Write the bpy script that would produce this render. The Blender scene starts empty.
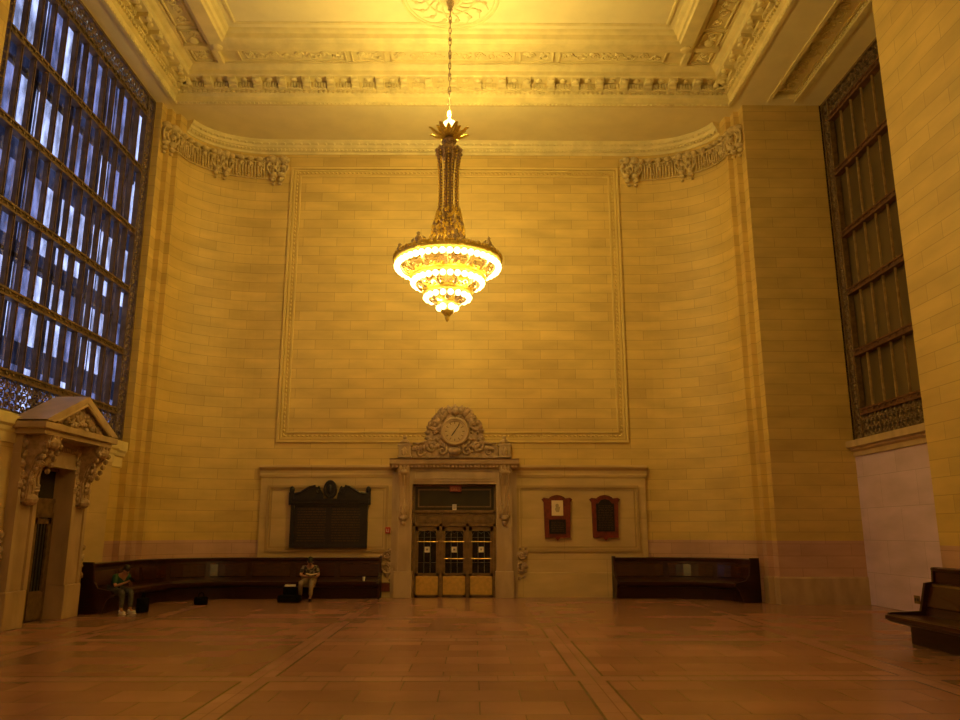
import bpy, bmesh, math, random
from mathutils import Vector, Matrix
R = math.radians
PI = math.pi
rnd = random.Random(7)
col = bpy.context.scene.collection
scene = bpy.context.scene

# ------------------------------------------------------------------ materials
def nodes(name):
    m = bpy.data.materials.new(name); m.use_nodes = True
    nt = m.node_tree
    return m, nt, nt.nodes['Principled BSDF']

def mat(name, c, rough=.5, metal=0., var=.12, scale=3., bump=0., c2=None, coat=0., spec=.5, stretch=(1, 1, 1)):
    m, nt, b = nodes(name)
    N, L = nt.nodes.new, nt.links.new
    b.inputs['Roughness'].default_value = rough
    b.inputs['Metallic'].default_value = metal
    b.inputs['Coat Weight'].default_value = coat
    b.inputs['Specular IOR Level'].default_value = spec
    tc = N('ShaderNodeTexCoord'); mp = N('ShaderNodeMapping'); mp.inputs['Scale'].default_value = stretch
    L(tc.outputs['Object'], mp.inputs['Vector'])
    nz = N('ShaderNodeTexNoise'); nz.inputs['Scale'].default_value = scale; nz.inputs['Detail'].default_value = 5
    L(mp.outputs[0], nz.inputs['Vector'])
    mx = N('ShaderNodeMix'); mx.data_type = 'RGBA'
    c2 = c2 or tuple(v * (1 - var * 2) for v in c)
    mx.inputs[6].default_value = (*c2, 1); mx.inputs[7].default_value = (*c, 1)
    rp = N('ShaderNodeValToRGB'); rp.color_ramp.elements[0].position = .32; rp.color_ramp.elements[1].position = .62
    L(nz.outputs['Fac'], rp.inputs[0]); L(rp.outputs[0], mx.inputs[0]); L(mx.outputs[2], b.inputs['Base Color'])
    if bump:
        bp = N('ShaderNodeBump'); bp.inputs['Strength'].default_value = bump; bp.inputs['Distance'].default_value = .02
        L(nz.outputs['Fac'], bp.inputs['Height']); L(bp.outputs[0], b.inputs['Normal'])
    return m

def stone_blocks(name, ca, cb, cm, low=None, bw=1.05, bh=.30, lowz=1.58, rough=.55):
    """ashlar stone: courses in UV metres; below lowz the building has a pinker base stone"""
    m, nt, b = nodes(name)
    N, L = nt.nodes.new, nt.links.new
    uv = N('ShaderNodeUVMap'); uv.uv_map = 'UVMap'
    br = N('ShaderNodeTexBrick'); br.inputs['Scale'].default_value = 1
    br.inputs['Brick Width'].default_value = bw; br.inputs['Row Height'].default_value = bh
    br.inputs['Mortar Size'].default_value = .007; br.inputs['Mortar Smooth'].default_value = .3
    br.inputs['Color1'].default_value = (*ca, 1); br.inputs['Color2'].default_value = (*cb, 1)
    br.inputs['Mortar'].default_value = (*cm, 1); br.inputs['Bias'].default_value = -.35
    L(uv.outputs[0], br.inputs['Vector'])
    nz = N('ShaderNodeTexNoise'); nz.inputs['Scale'].default_value = 1.1; nz.inputs['Detail'].default_value = 8
    mp = N('ShaderNodeMapping'); mp.inputs['Scale'].default_value = (.7, 2.2, 1)
    L(uv.outputs[0], mp.inputs['Vector']); L(mp.outputs[0], nz.inputs['Vector'])
    mr = N('ShaderNodeMapRange'); mr.inputs[1].default_value = .3; mr.inputs[2].default_value = .7
    mr.inputs[3].default_value = .84; mr.inputs[4].default_value = 1.1
    L(nz.outputs['Fac'], mr.inputs[0])
    mul = N('ShaderNodeVectorMath'); mul.operation = 'SCALE'
    L(mr.outputs[0], mul.inputs['Scale'])
    if low:
        geo = N('ShaderNodeNewGeometry'); sp = N('ShaderNodeSeparateXYZ'); L(geo.outputs['Position'], sp.inputs[0])
        lt = N('ShaderNodeMath'); lt.operation = 'LESS_THAN'; lt.inputs[1].default_value = lowz; L(sp.outputs['Z'], lt.inputs[0])
        mx = N('ShaderNodeMix'); mx.data_type = 'RGBA'; mx.blend_type = 'MULTIPLY'
        mx.inputs[7].default_value = (*low, 1)
        L(lt.outputs[0], mx.inputs[0]); L(br.outputs['Color'], mx.inputs[6]); L(mx.outputs[2], mul.inputs[0])
    else:
        L(br.outputs['Color'], mul.inputs[0])
    L(mul.outputs[0], b.inputs['Base Color'])
    b.inputs['Roughness'].default_value = rough
    bp = N('ShaderNodeBump'); bp.inputs['Strength'].default_value = .12; bp.inputs['Distance'].default_value = .008; bp.invert = True
    L(br.outputs['Fac'], bp.inputs['Height']); L(bp.outputs[0], b.inputs['Normal'])
    return m

def emis(name, c, s):
    m, nt, b = nodes(name)
    b.inputs['Base Color'].default_value = (*c, 1)
    b.inputs['Emission Color'].default_value = (*c, 1); b.inputs['Emission Strength'].default_value = s
    return m

def pane_mat(name, tint, rough=.05, gloss=.12):
    m = bpy.data.materials.new(name); m.use_nodes = True
    nt = m.node_tree; nt.nodes.clear(); N, L = nt.nodes.new, nt.links.new
    o = N('ShaderNodeOutputMaterial'); t = N('ShaderNodeBsdfTransparent'); g = N('ShaderNodeBsdfGlossy'); x = N('ShaderNodeMixShader')
    nz = N('ShaderNodeTexNoise'); nz.inputs['Scale'].default_value = 1.7; nz.inputs['Detail'].default_value = 3
    tc = N('ShaderNodeTexCoord'); mp = N('ShaderNodeMapping'); mp.inputs['Scale'].default_value = (1, 2.5, .9)
    L(tc.outputs['Object'], mp.inputs[0]); L(mp.outputs[0], nz.inputs['Vector'])
    rp = N('ShaderNodeValToRGB'); rp.color_ramp.elements[0].position = .35; rp.color_ramp.elements[1].position = .65
    rp.color_ramp.elements[0].color = (*[v * .45 for v in tint], 1); rp.color_ramp.elements[1].color = (*tint, 1)
    L(nz.outputs['Fac'], rp.inputs[0]); L(rp.outputs[0], t.inputs['Color'])
    g.inputs['Roughness'].default_value = rough; g.inputs['Color'].default_value = (.8, .8, .8, 1)
    x.inputs[0].default_value = gloss
    L(t.outputs[0], x.inputs[1]); L(g.outputs[0], x.inputs[2]); L(x.outputs[0], o.inputs[0])
    return m

WALL_A, WALL_B, WALL_M = (.66, .475, .15), (.55, .38, .115), (.42, .285, .09)
M = {}
M['wall'] = stone_blocks('caen_stone_wall', WALL_A, WALL_B, WALL_M, low=(.86, .76, 1.8))
M['pier'] = stone_blocks('pier_stone', tuple(v * .95 for v in WALL_A), tuple(v * .95 for v in WALL_B), WALL_M, low=(.84, .72, 1.7), bw=1.3)
M['marble'] = stone_blocks('daylit_pink_marble', (.60, .44, .60), (.52, .38, .52), (.40, .30, .40), bw=1.6, bh=.8)  # blue daylight from the left window is put into the marble's pink
M['dado'] = stone_blocks('dado_stone', (.58, .43, .20), (.52, .38, .17), (.42, .30, .13), bw=2.4, bh=1.15)
M['trim'] = mat('carved_plaster', (.80, .68, .34), .6, var=.08, scale=2.5)
M['framestone'] = mat('frame_stone', (.70, .53, .18), .6, var=.06, scale=2)
M['ceil'] = mat('painted_ceiling', (.84, .74, .44), .6, var=.04, scale=1.5)
M['relief'] = mat('carved_stone', (.66, .51, .24), .6, var=.15, scale=9, bump=.3)
M['portal'] = mat('portal_marble', (.50, .36, .21), .4, var=.12, scale=3, stretch=(1, 1, .4))
M['portal2'] = mat('carved_brown_stone', (.46, .32, .20), .5, var=.22, scale=10, bump=.4)
M['wood'] = mat('dark_walnut', (.040, .011, .005), .3, var=.2, scale=4, coat=.08, spec=.3, stretch=(1, 1, 9))
M['woodpanel'] = mat('walnut_panel', (.050, .014, .006), .22, var=.2, scale=2, coat=.2, spec=.35, stretch=(2, 2, 14))
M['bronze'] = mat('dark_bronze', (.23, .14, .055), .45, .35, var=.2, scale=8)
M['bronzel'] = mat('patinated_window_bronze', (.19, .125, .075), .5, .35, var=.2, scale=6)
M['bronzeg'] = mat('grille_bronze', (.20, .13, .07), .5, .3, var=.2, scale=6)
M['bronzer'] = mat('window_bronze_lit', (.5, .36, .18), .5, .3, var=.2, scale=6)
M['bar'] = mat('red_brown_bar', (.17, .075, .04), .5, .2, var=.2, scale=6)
M['brass'] = mat('brass_plate', (.72, .50, .14), .35, .7, var=.1, scale=12)
M['gold'] = mat('gilt_metal', (.98, .74, .14), .35, .25, var=.15, scale=30, bump=.2)
M['agold'] = mat('antique_gilt', (.62, .46, .28), .4, .5, var=.3, scale=25, bump=.3)
M['crystal'] = mat('crystal_beads', (.85, .68, .40), .12, .35, var=.3, scale=60, bump=.3)
M['dark'] = mat('dark_void', (.012, .009, .007), .8, var=.1)
M['doorglass'] = mat('dark_door_glass', (.012, .011, .010), .12, var=.2, scale=1.5)
M['transom'] = mat('transom_glass', (.035, .027, .014), .25, var=.2, scale=1.5)
M['paneR'] = mat('amber_dark_glass', (.13, .088, .04), .3, var=.25, scale=1.2, stretch=(1, 1, .3))
M['paneL'] = pane_mat('blue_window_glass', (.66, .68, .78))
M['redwood'] = mat('red_mahogany', (.20, .030, .012), .35, var=.25, scale=8, coat=.2)
M['plaque'] = mat('black_plaque', (.018, .014, .010), .4, .3, var=.3, scale=10)
M['plaqueline'] = mat('plaque_raised_lines', (.10, .062, .03), .45, .5)
M['black'] = mat('black_board', (.016, .012, .010), .45, var=.3, scale=8)
M['paper'] = mat('white_paper', (.72, .68, .58), .8, var=.03)
M['paperink'] = mat('grey_ink', (.28, .25, .2), .8)
M['poster'] = mat('ivory_poster', (.78, .66, .42), .8, var=.05)
M['red'] = mat('red_paint', (.45, .02, .015), .4, var=.05)
M['signred'] = mat('unlit_red_sign', (.35, .05, .025), .5, var=.05)
M['white'] = mat('white_enamel', (.8, .78, .74), .4, var=.03)
M['skin'] = mat('skin', (.42, .22, .13), .6, var=.06)
M['green'] = mat('green_cotton', (.02, .085, .04), .85, var=.2)
M['denim'] = mat('grey_denim', (.10, .095, .085), .9, var=.3, scale=12)
M['khaki'] = mat('khaki_cotton', (.34, .26, .15), .9, var=.15, scale=8)
M['bblack'] = mat('black_nylon', (.006, .005, .005), .9, spec=.05, var=.2, scale=10)
M['hair'] = mat('black_hair', (.012, .009, .007), .6)
M['clock'] = mat('clock_dial', (.48, .36, .20), .4, var=.08, scale=12)

def plaid():
    m, nt, b = nodes('plaid_shirt'); N, L = nt.nodes.new, nt.links.new
    tc = N('ShaderNodeTexCoord'); mp = N('ShaderNodeMapping'); mp.inputs['Rotation'].default_value = (.15, .2, .1)
    mp.inputs['Scale'].default_value = (11, 11, 11)
    ck = N('ShaderNodeTexChecker'); ck.inputs['Scale'].default_value = 1
    ck.inputs['Color1'].default_value = (.20, .17, .13, 1); ck.inputs['Color2'].default_value = (.04, .035, .04, 1)
    L(tc.outputs['Object'], mp.inputs[0]); L(mp.outputs[0], ck.inputs[0]); L(ck.outputs[0], b.inputs['Base Color'])
    b.inputs['Roughness'].default_value = .9
    return m
M['plaid'] = plaid()

def floor_mat():
    m, nt, b = nodes('polished_marble_floor'); N, L = nt.nodes.new, nt.links.new
    g0 = N('ShaderNodeNewGeometry'); geo = N('ShaderNodeMapping'); geo.inputs['Scale'].default_value = (1, 1, 0); geo.inputs['Location'].default_value = (2.085, -14.0, .37); L(g0.outputs['Position'], geo.inputs[0])
    def brick(w, h, ms, off, c1, c2, mo, bias=0):
        br = N('ShaderNodeTexBrick'); br.offset = off; br.inputs['Scale'].default_value = 1
        br.inputs['Brick Width'].default_value = w; br.inputs['Row Height'].default_value = h
        br.inputs['Mortar Size'].default_value = ms; br.inputs['Mortar Smooth'].default_value = .1
        br.inputs['Color1'].default_value = (*c1, 1); br.inputs['Color2'].default_value = (*c2, 1); br.inputs['Mortar'].default_value = (*mo, 1)
        br.inputs['Bias'].default_value = bias
        L(geo.outputs[0], br.inputs['Vector']); return br
    t = brick(.92, .62, .006, .5, (.40, .205, .15), (.30, .15, .11), (.22, .11, .08))
    big = brick(4.17, 3.6, .17, 0., (1, 1, 1), (.88, .88, .88), (1.0, 1.0, 1.0)); edge = brick(4.17, 3.6, .2, 0., (1, 1, 1), (1, 1, 1), (1, 1, 1))
    strip = N('ShaderNodeMix'); strip.data_type = 'RGBA'
    tb = brick(.60, .50, .006, .0, (.39, .21, .165), (.34, .18, .14), (.24, .12, .09))
    L(big.outputs['Fac'], strip.inputs[0]); L(t.outputs['Color'], strip.inputs[6]); L(tb.outputs['Color'], strip.inputs[7])
    mul = N('ShaderNodeMix'); mul.data_type = 'RGBA'; mul.blend_type = 'MULTIPLY'; mul.inputs[0].default_value = 1
    sub = N('ShaderNodeMath'); sub.operation = 'SUBTRACT'; L(edge.outputs['Fac'], sub.inputs[0]); L(big.outputs['Fac'], sub.inputs[1])
    e2 = N('ShaderNodeMix'); e2.data_type = 'RGBA'; L(sub.outputs[0], e2.inputs[0]); L(strip.outputs[2], e2.inputs[6]); e2.inputs[7].default_value = (.12, .06, .04, 1)
    L(e2.outputs[2], mul.inputs[6]); L(big.outputs['Color'], mul.inputs[7])
    nz = N('ShaderNodeTexNoise'); nz.inputs['Scale'].default_value = .7; nz.inputs['Detail'].default_value = 6
    L(geo.outputs[0], nz.inputs['Vector'])
    mr = N('ShaderNodeMapRange'); mr.inputs[1].default_value = .3; mr.inputs[2].default_value = .7
    mr.inputs[3].default_value = .85; mr.inputs[4].default_value = 1.12
    L(nz.outputs['Fac'], mr.inputs[0])
    sc = N('ShaderNodeVectorMath'); sc.operation = 'SCALE'
    L(mul.outputs[2], sc.inputs[0]); L(mr.outputs[0], sc.inputs['Scale']); L(sc.outputs[0], b.inputs['Base Color'])
    b.inputs['Roughness'].default_value = .24
    b.inputs['Specular IOR Level'].default_value = .45
    return m
M['floor'] = floor_mat()

# ------------------------------------------------------------------ mesh helpers
def BM():
    return bmesh.new()

def link(name, bm, m, parent=None, smooth=False, uv=False):
    bmesh.ops.recalc_face_normals(bm, faces=bm.faces)
    me = bpy.data.meshes.new(name); bm.to_mesh(me); bm.free()
    o = bpy.data.objects.new(name, me); col.objects.link(o)
    me.materials.append(M[m] if isinstance(m, str) else m)
    if parent: o.parent = parent
    if smooth:
        for p in me.polygons: p.use_smooth = True
    return o

def empty(name, loc=(0, 0, 0), rz=0, parent=None):
    o = bpy.data.objects.new(name, None); col.objects.link(o); o.location = loc; o.rotation_euler = (0, 0, rz)
    o.empty_display_size = .2
    if parent: o.parent = parent
    return o

def tag(o, label=None, cat=None, group=None, kind=None):
    if label: o['label'] = label
    if cat: o['category'] = cat
    if group: o['group'] = group
    if kind: o['kind'] = kind
    return o

def structure(o, label=None, cat=None):
    return tag(o, label, cat, kind='structure')

def box(bm, x0, x1, y0, y1, z0, z1, mtx=None, bev=0.):
    vs = [bm.verts.new((x, y, z)) for x in (x0, x1) for y in (y0, y1) for z in (z0, z1)]
    if mtx:
        for v in vs: v.co = mtx @ v.co
    fs = [bm.faces.new([vs[i] for i in f]) for f in ((0, 1, 3, 2), (4, 6, 7, 5), (0, 4, 5, 1), (2, 3, 7, 6), (0, 2, 6, 4), (1, 5, 7, 3))]
    if bev:
        es = list({e for f in fs for e in f.edges})
        bmesh.ops.bevel(bm, geom=es, offset=bev, segments=2, affect='EDGES', profile=.5)

def basis(d):
    d = d.normalized(); a = Vector((0, 0, 1)) if abs(d.z) < .9 else Vector((1, 0, 0))
    u = d.cross(a).normalized(); return u, d.cross(u).normalized()

def tube(bm, pts, r, seg=6, closed=False, flat=1.):
    pts = [Vector(p) for p in pts]; n = len(pts); rings = []
    rs = r if isinstance(r, (list, tuple)) else [r] * n
    pu = None
    for i, p in enumerate(pts):
        a = pts[(i - 1) % n] if (closed or i > 0) else pts[i]; b = pts[(i + 1) % n] if (closed or i < n - 1) else pts[i]
        d = (b - a); u, w = basis(d)
        if pu is not None:
            u = (pu - d.normalized() * pu.dot(d.normalized()))
            u = u.normalized() if u.length > 1e-6 else basis(d)[0]
            w = d.normalized().cross(u)
        pu = u
        rings.append([bm.verts.new(p + (u * math.cos(2 * PI * k / seg) + w * math.sin(2 * PI * k / seg) * flat) * rs[i]) for k in range(seg)])
    for i in range(n if closed else n - 1):
        A, B = rings[i], rings[(i + 1) % n]
        for k in range(seg): bm.faces.new((A[k], A[(k + 1) % seg], B[(k + 1) % seg], B[k]))
    if not closed:
        bm.faces.new(rings[0][::-1]); bm.faces.new(rings[-1])

def ball(bm, c, r, seg=8, rings=5, mtx=None):
    rx, ry, rz = r if isinstance(r, (tuple, list)) else (r, r, r)
    c = Vector(c); f = lambda v: (mtx @ v if mtx else v) + c
    top = bm.verts.new(f(Vector((0, 0, rz)))); bot = bm.verts.new(f(Vector((0, 0, -rz)))); R_ = []
    for j in range(1, rings):
        t = PI * j / rings
        R_.append([bm.verts.new(f(Vector((rx * math.sin(t) * math.cos(2 * PI * k / seg), ry * math.sin(t) * math.sin(2 * PI * k / seg), rz * math.cos(t))))) for k in range(seg)])
    for k in range(seg):
        bm.faces.new((top, R_[0][k], R_[0][(k + 1) % seg])); bm.faces.new((bot, R_[-1][(k + 1) % seg], R_[-1][k]))
        for j in range(len(R_) - 1): bm.faces.new((R_[j][k], R_[j + 1][k], R_[j + 1][(k + 1) % seg], R_[j][(k + 1) % seg]))

def lathe(bm, c, prof, seg=24, caps=True):
    c = Vector(c); rings = []
    for r, z in prof:
        rings.append([bm.verts.new(c + Vector((r * math.cos(2 * PI * k / seg), r * math.sin(2 * PI * k / seg), z))) for k in range(seg)])
    for A, B in zip(rings, rings[1:]):
        for k in range(seg): bm.faces.new((A[k], A[(k + 1) % seg], B[(k + 1) % seg], B[k]))
    if caps: bm.faces.new(rings[0][::-1]); bm.faces.new(rings[-1])

def torus(bm, c, Rr, r, axis='z', seg=20, s2=6, sx=1., sz=1.):
    c = Vector(c); pts = []
    for k in range(seg):
        a = 2 * PI * k / seg; p, q = Rr * math.cos(a) * sx, Rr * math.sin(a) * sz
        pts.append(c + (Vector((p, q, 0)) if axis == 'z' else Vector((p, 0, q)) if axis == 'y' else Vector((0, p, q))))
    tube(bm, pts, r, s2, closed=True)

def prism(bm, pts, a0, a1, axis='y'):
    """closed outline pts (2-D) pushed from a0 to a1 along the axis"""
    def P(p, a): return (p[0], a, p[1]) if axis == 'y' else ((a, p[0], p[1]) if axis == 'x' else (p[0], p[1], a))
    A = [bm.verts.new(P(p, a0)) for p in pts]; B = [bm.verts.new(P(p, a1)) for p in pts]; n = len(pts)
    bm.faces.new(A[::-1]); bm.faces.new(B)
    for i in range(n): bm.faces.new((A[i], A[(i + 1) % n], B[(i + 1) % n], B[i]))

def normals(path, closed=False):
    n = len(path); out = []
    for i in range(n):
        def nd(a, b):
            d = Vector((b[0] - a[0], b[1] - a[1])); d.normalize(); return Vector((-d.y, d.x))
        k = []
        if closed or i > 0: k.append(nd(path[i - 1], path[i]))
        if closed or i < n - 1: k.append(nd(path[i], path[(i + 1) % n]))
        if len(k) == 1: out.append(k[0]); continue
        m = (k[0] + k[1])
        m = m.normalized() if m.length > 1e-6 else k[0]
        out.append(m / max(.3, m.dot(k[0])))
    return out

def sweep(bm, path, prof, closed=False, solid=False, u0=0., v0=None):
    """profile (d from wall into the room, z) carried along a plan path whose left side is the room"""
    uvl = bm.loops.layers.uv.get('UVMap') or bm.loops.layers.uv.new('UVMap')
    ns = normals(path, closed); rows = []; n = len(path)
    us = [u0]
    for i in range(1, n + (1 if closed else 0)):
        us.append(us[-1] + math.dist(path[i % n], path[i - 1]))
    vs = [prof[0][1]]
    for a, b in zip(prof, prof[1:]): vs.append(vs[-1] + math.dist(a, b))
    for p, nn in zip(path, ns):
        rows.append([bm.verts.new((p[0] + nn.x * d, p[1] + nn.y * d, z)) for d, z in prof])
    m = len(prof)
    for i in range(n if closed else n - 1):
        A, B = rows[i], rows[(i + 1) % n]
        for j in range(m if solid else m - 1):
            k = (j + 1) % m
            f = bm.faces.new((A[j], B[j], B[k], A[k]))
            for lp, (uu, vv) in zip(f.loops, ((us[i], vs[j]), (us[i + 1], vs[j]), (us[i + 1], vs[k]), (us[i], vs[k]))): lp[uvl].uv = (uu, vv)
    if solid and not closed:
        bm.faces.new(rows[0]); bm.faces.new(rows[-1][::-1])
    return us[-1]

def scroll(bm, c, r, turns, w, plane='y', flip=1, start=0., seg=14, depth=0.):
    """carved volute, spiralling in the wall plane"""
    pts = []; rs = []
    for i in range(seg + 1):
        t = i / seg; a = start + flip * turns * 2 * PI * t; q = r * (1 - .8 * t)
        p, z = q * math.cos(a), q * math.sin(a)
        off = -depth * t
        pts.append(Vector(c) + (Vector((p, off, z)) if plane == 'y' else Vector((off if plane == 'x' else -off, p, z))))
        rs.append(w * (1 - .35 * t))
    tube(bm, pts, rs, 5)

def leaf(bm, c, ang, L_, w, plane='y', out=.05, sgn=-1):
    """a lobed acanthus leaf pointing at ang in the wall plane, bellying outward"""
    d = Vector((math.cos(ang), 0, math.sin(ang))); s = Vector((-math.sin(ang), 0, math.cos(ang))); o = Vector((0, -1, 0))
    if plane != 'y':
        d = Vector((0, d.x, d.z)); s = Vector((0, s.x, s.z)); o = Vector((-sgn, 0, 0))
    c = Vector(c); prev = None; n = 5
    for i in range(n + 1):
        t = i / n; ww = w * math.sin(PI * min(.97, .15 + t * .85)) * (1 + (.18 if i % 2 else -.1)); h = out * math.sin(PI * (.15 + .8 * t))
        p = c + d * L_ * t
        row = [bm.verts.new(p - s * ww + o * h * .3), bm.verts.new(p - s * ww * .4 + o * h), bm.verts.new(p + o * h * .75), bm.verts.new(p + s * ww * .4 + o * h), bm.verts.new(p + s * ww + o * h * .3)]
        if prev:
            for k in range(4): bm.faces.new((prev[k], prev[k + 1], row[k + 1], row[k]))
        prev = row

# ------------------------------------------------------------------ dimensions
XW = 8.45                 # pier faces
YB = 22.9                 # end wall
YA = 20.5                 # where the alcove begins
XR = 10.7                 # recessed window wall, right
XL = -8.62                 # window wall, left
Y0 = 13.35                # near edge of the window bay
HS = 14.0                 # soffit height
ARC = [(5.75 + 2.4 * math.cos(a), 21.15 + 1.75 * math.sin(a)) for a in [R(6 * k) for k in range(16)]]   # right curve, pilaster to flat wall
STEP = [(8.45, 20.85), (8.3, 20.85), (8.3, 21.15)]

def split_curve():
    right = [(XW, YA)] + STEP + ARC
    left = [(-x, y) for x, y in right[::-1]]
    return right, left
RIGHT, LEFT = split_curve()

# ------------------------------------------------------------------ floor, ceiling, walls
bm = BM(); box(bm, -11, 13, -9, 25.6, -.3, 0)
structure(link('floor', bm, 'floor'), 'polished pinkish brown marble floor of the great hall', 'floor')

def wall_quad(bm, pts, u0=0):
    pass
DO = 1.2                   # half width of the door opening
DH = 3.15
bm = BM()
u = sweep(bm, RIGHT, [(0, 0), (0, HS + .1)])
u = sweep(bm, [(5.75, YB), (DO, YB)], [(0, 0), (0, HS + .1)], u0=u)
u2 = sweep(bm, [(DO, YB), (-DO, YB)], [(0, DH), (0, HS + .1)], u0=u)
u3 = sweep(bm, [(-DO, YB), (-5.75, YB)], [(0, 0), (0, HS + .1)], u0=u2)
sweep(bm, LEFT, [(0, 0), (0, HS + .1)], u0=u3)
bmesh.ops.remove_doubles(bm, verts=bm.verts, dist=.0005)
wb = structure(link('wall_back', bm, 'wall'), 'tall end wall of yellow stone blocks with curved corners', 'wall')
# vestibule behind the doors
bm = BM()
sweep(bm, [(DO + .3, YB + .02), (DO + .3, YB + 2.3), (-DO - .3, YB + 2.3), (-DO - .3, YB + .02)], [(0, 0), (0, 3.4)])
box(bm, -1.5, 1.5, YB + .02, YB + 2.3, 3.4, 3.5)
structure(link('wall_vestibule', bm, 'dark'), 'dark vestibule behind the end wall doors', 'wall')

bm = BM()
u = sweep(bm, [(XW, -8), (XW, Y0), (XR + .3, Y0)], [(0, 0), (0, HS + .1)])
u = sweep(bm, [(XR + .3, YA), (XW, YA)], [(0, 0), (0, HS + .1)], u0=u + 6)
structure(link('wall_right', bm, 'pier'), 'right hand wall piers of yellow stone blocks', 'wall')
bm = BM()
sweep(bm, [(XR, Y0), (XR, YA)], [(0, 0), (0, .02), (0, 3.78)], u0=.4)
structure(link('wall_recess', bm, 'marble'), 'pinkish marble wall under the right window', 'wall')
bm = BM(); sweep(bm, [(XR, Y0), (XR, YA)], [(0, 3.74), (.04, 3.74), (.05, 3.86), (.12, 3.90), (.13, 3.95), (.22, 3.97), (.22, 4.14), (0, 4.16)])
structure(link('trim_1', bm, 'portal'), 'marble sill ledge under the right window', 'sill')

PO = (15.75, 17.2)         # opening of the side portal (Y)
bm = BM()
sweep(bm, [(-XW, YA), (XL, YA), (XL, PO[1])], [(0, 0), (0, 4.1)])
sweep(bm, [(XL, PO[1]), (XL, PO[0])], [(0, 3.15), (0, 4.1)], u0=3.6)
sweep(bm, [(XL, PO[0]), (XL, Y0)], [(0, 0), (0, 4.1)], u0=5.1)
sweep(bm, [(-XW, YA), (XL, YA), (XL - .35, YA)], [(0, 4.1), (0, HS + .1)])
sweep(bm, [(XL - .35, Y0), (XL, Y0), (-XW, Y0), (-XW, -8)], [(0, 0), (0, HS + .1)], u0=2)
structure(link('wall_left', bm, 'pier'), 'left hand wall of yellow stone below and beside the window', 'wall')
bm = BM(); sweep(bm, [(XL, YA), (XL, Y0)], [(-.3, 4.1), (.0, 4.1), (.14, 4.1), (.14, 3.86), (.1, 3.80), (.08, 3.72), (.03, 3.70), (.03, 3.45), (0, 3.42)])
structure(link('trim_2', bm, 'trim'), 'stone sill ledge under the left window', 'sill')
bm = BM(); sweep(bm, [(-XW, -8), (XW, -8)], [(0, 0), (0, HS + .1)])
structure(link('wall_rear', bm, 'pier'), 'stone wall closing the hall behind the viewer', 'wall')
bm = BM(); box(bm, 11.9, 12.1, Y0 - .5, YA + .5, 0, 14.3); box(bm, XR, 12, Y0 - .2, Y0, 3.6, 14.3); box(bm, XR, 12, YA, YA + .2, 3.6, 14.3)
structure(link('wall_passage', bm, 'dark'), 'dark passage wall behind the right window', 'wall')

# soffits and ceiling
bm = BM()
CX, CY = 8.15, 20.6       # cornice plane
box(bm, -9.3, -CX, -8.1, 20.6, HS, HS + .3)
box(bm, -9.3, 12.1, 20.6, 23.1, HS, HS + .3)
box(bm, CX, 9.15, -8.1, 20.6, HS, HS + .3)
box(bm, 9.95, 12.1, -8.1, 20.6, HS, HS + .3)
box(bm, 9.15, 9.95, 20.15, 20.6, HS, HS + .3); box(bm, 9.15, 9.95, -8.1, 14.0, HS, HS + .3)
box(bm, 9.15, 9.95, 14.0, 20.15, HS + .2, HS + .3)
box(bm, -6.1, 6.1, -8.1, 18.6, 15.0, 15.2)
structure(link('ceiling', bm, 'ceil'), 'pale yellow coffered plaster ceiling with flat soffits', 'ceiling')

RECT = [(CX, -8.0), (CX, CY), (-CX, CY), (-CX, -8.0)]
bm = BM()
sweep(bm, RECT, [(0, 14.02), (0, 13.97), (.09, 13.97), (.09, 14.04), (.04, 14.08), (.04, 14.25), (.10, 14.28), (.13, 14.30), (.13, 14.38), (.2, 14.40), (.2, 14.60),
                 (.55, 14.60), (.58, 14.63), (.58, 14.76), (.66, 14.80), (.72, 14.86), (.80, 14.86), (.80, 14.90), (1.42, 14.90), (1.42, 14.86), (1.5, 14.84), (1.52, 14.74), (1.6, 14.70),
                 (1.95, 14.70), (1.99, 14.76), (2.05, 14.78), (2.08, 14.90), (2.15, 14.94), (2.2, 15.02)])
# second moulding inside the deep panel
sweep(bm, RECT, [(2.34, 15.0), (2.36, 14.965), (2.42, 14.965), (2.44, 15.0)])
structure(link('trim_3', bm, 'trim'), 'deep plaster entablature running round the ceiling', 'cornice')

bm = BM()
def along(path_pts, step, f, skip=0):
    for a, b in zip(path_pts, path_pts[1:]):
        L_ = math.dist(a, b); n = max(1, round(L_ / step)); d = ((b[0] - a[0]) / L_, (b[1] - a[1]) / L_)
        for i in range(n):
            t = (i + .5) / n * L_
            p = (a[0] + d[0] * t, a[1] + d[1] * t)
            if p[1] > 8: f(p, d, i)
def frame_m(p, d):         # local x along wall, y into the room
    n = (-d[1], d[0])
    return Matrix(((d[0], n[0], 0, p[0]), (d[1], n[1], 0, p[1]), (0, 0, 1, 0), (0, 0, 0, 1)))
def modillion(p, d, i):
    m = frame_m(p, d)
    box(bm, -.11, .11, .2, .54, 14.47, 14.6, m, 0)
    box(bm, -.11, .11, .2, .32, 14.40, 14.47, m)
    ball(bm, m @ Vector((0, .5, 14.49)), (.12, .09, .07) if abs(d[0]) > .5 else (.09, .12, .07), 8, 4)
    ball(bm, m @ Vector((.35, .38, 14.58)), (.1, .1, .05), 8, 4)
    for q in (.19, .27, .35, .43, .51): box(bm, q - .022, q + .022, .2, .27, 14.43, 14.57, m)
along(RECT, .72, modillion)
structure(link('trim_4', bm, 'trim'), 'row of carved plaster brackets under the ceiling cornice', 'cornice')
bm = BM()
def dentil(p, d, i):
    m = frame_m(p, d); box(bm, -.04, .04, .12, .19, 14.30, 14.37, m)
along(RECT, .14, dentil)
def egg(p, d, i):
    m = frame_m(p, d); ball(bm, m @ Vector((0, .09, 14.005)), .035, 6, 4)
along(RECT, .12, egg)
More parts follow.
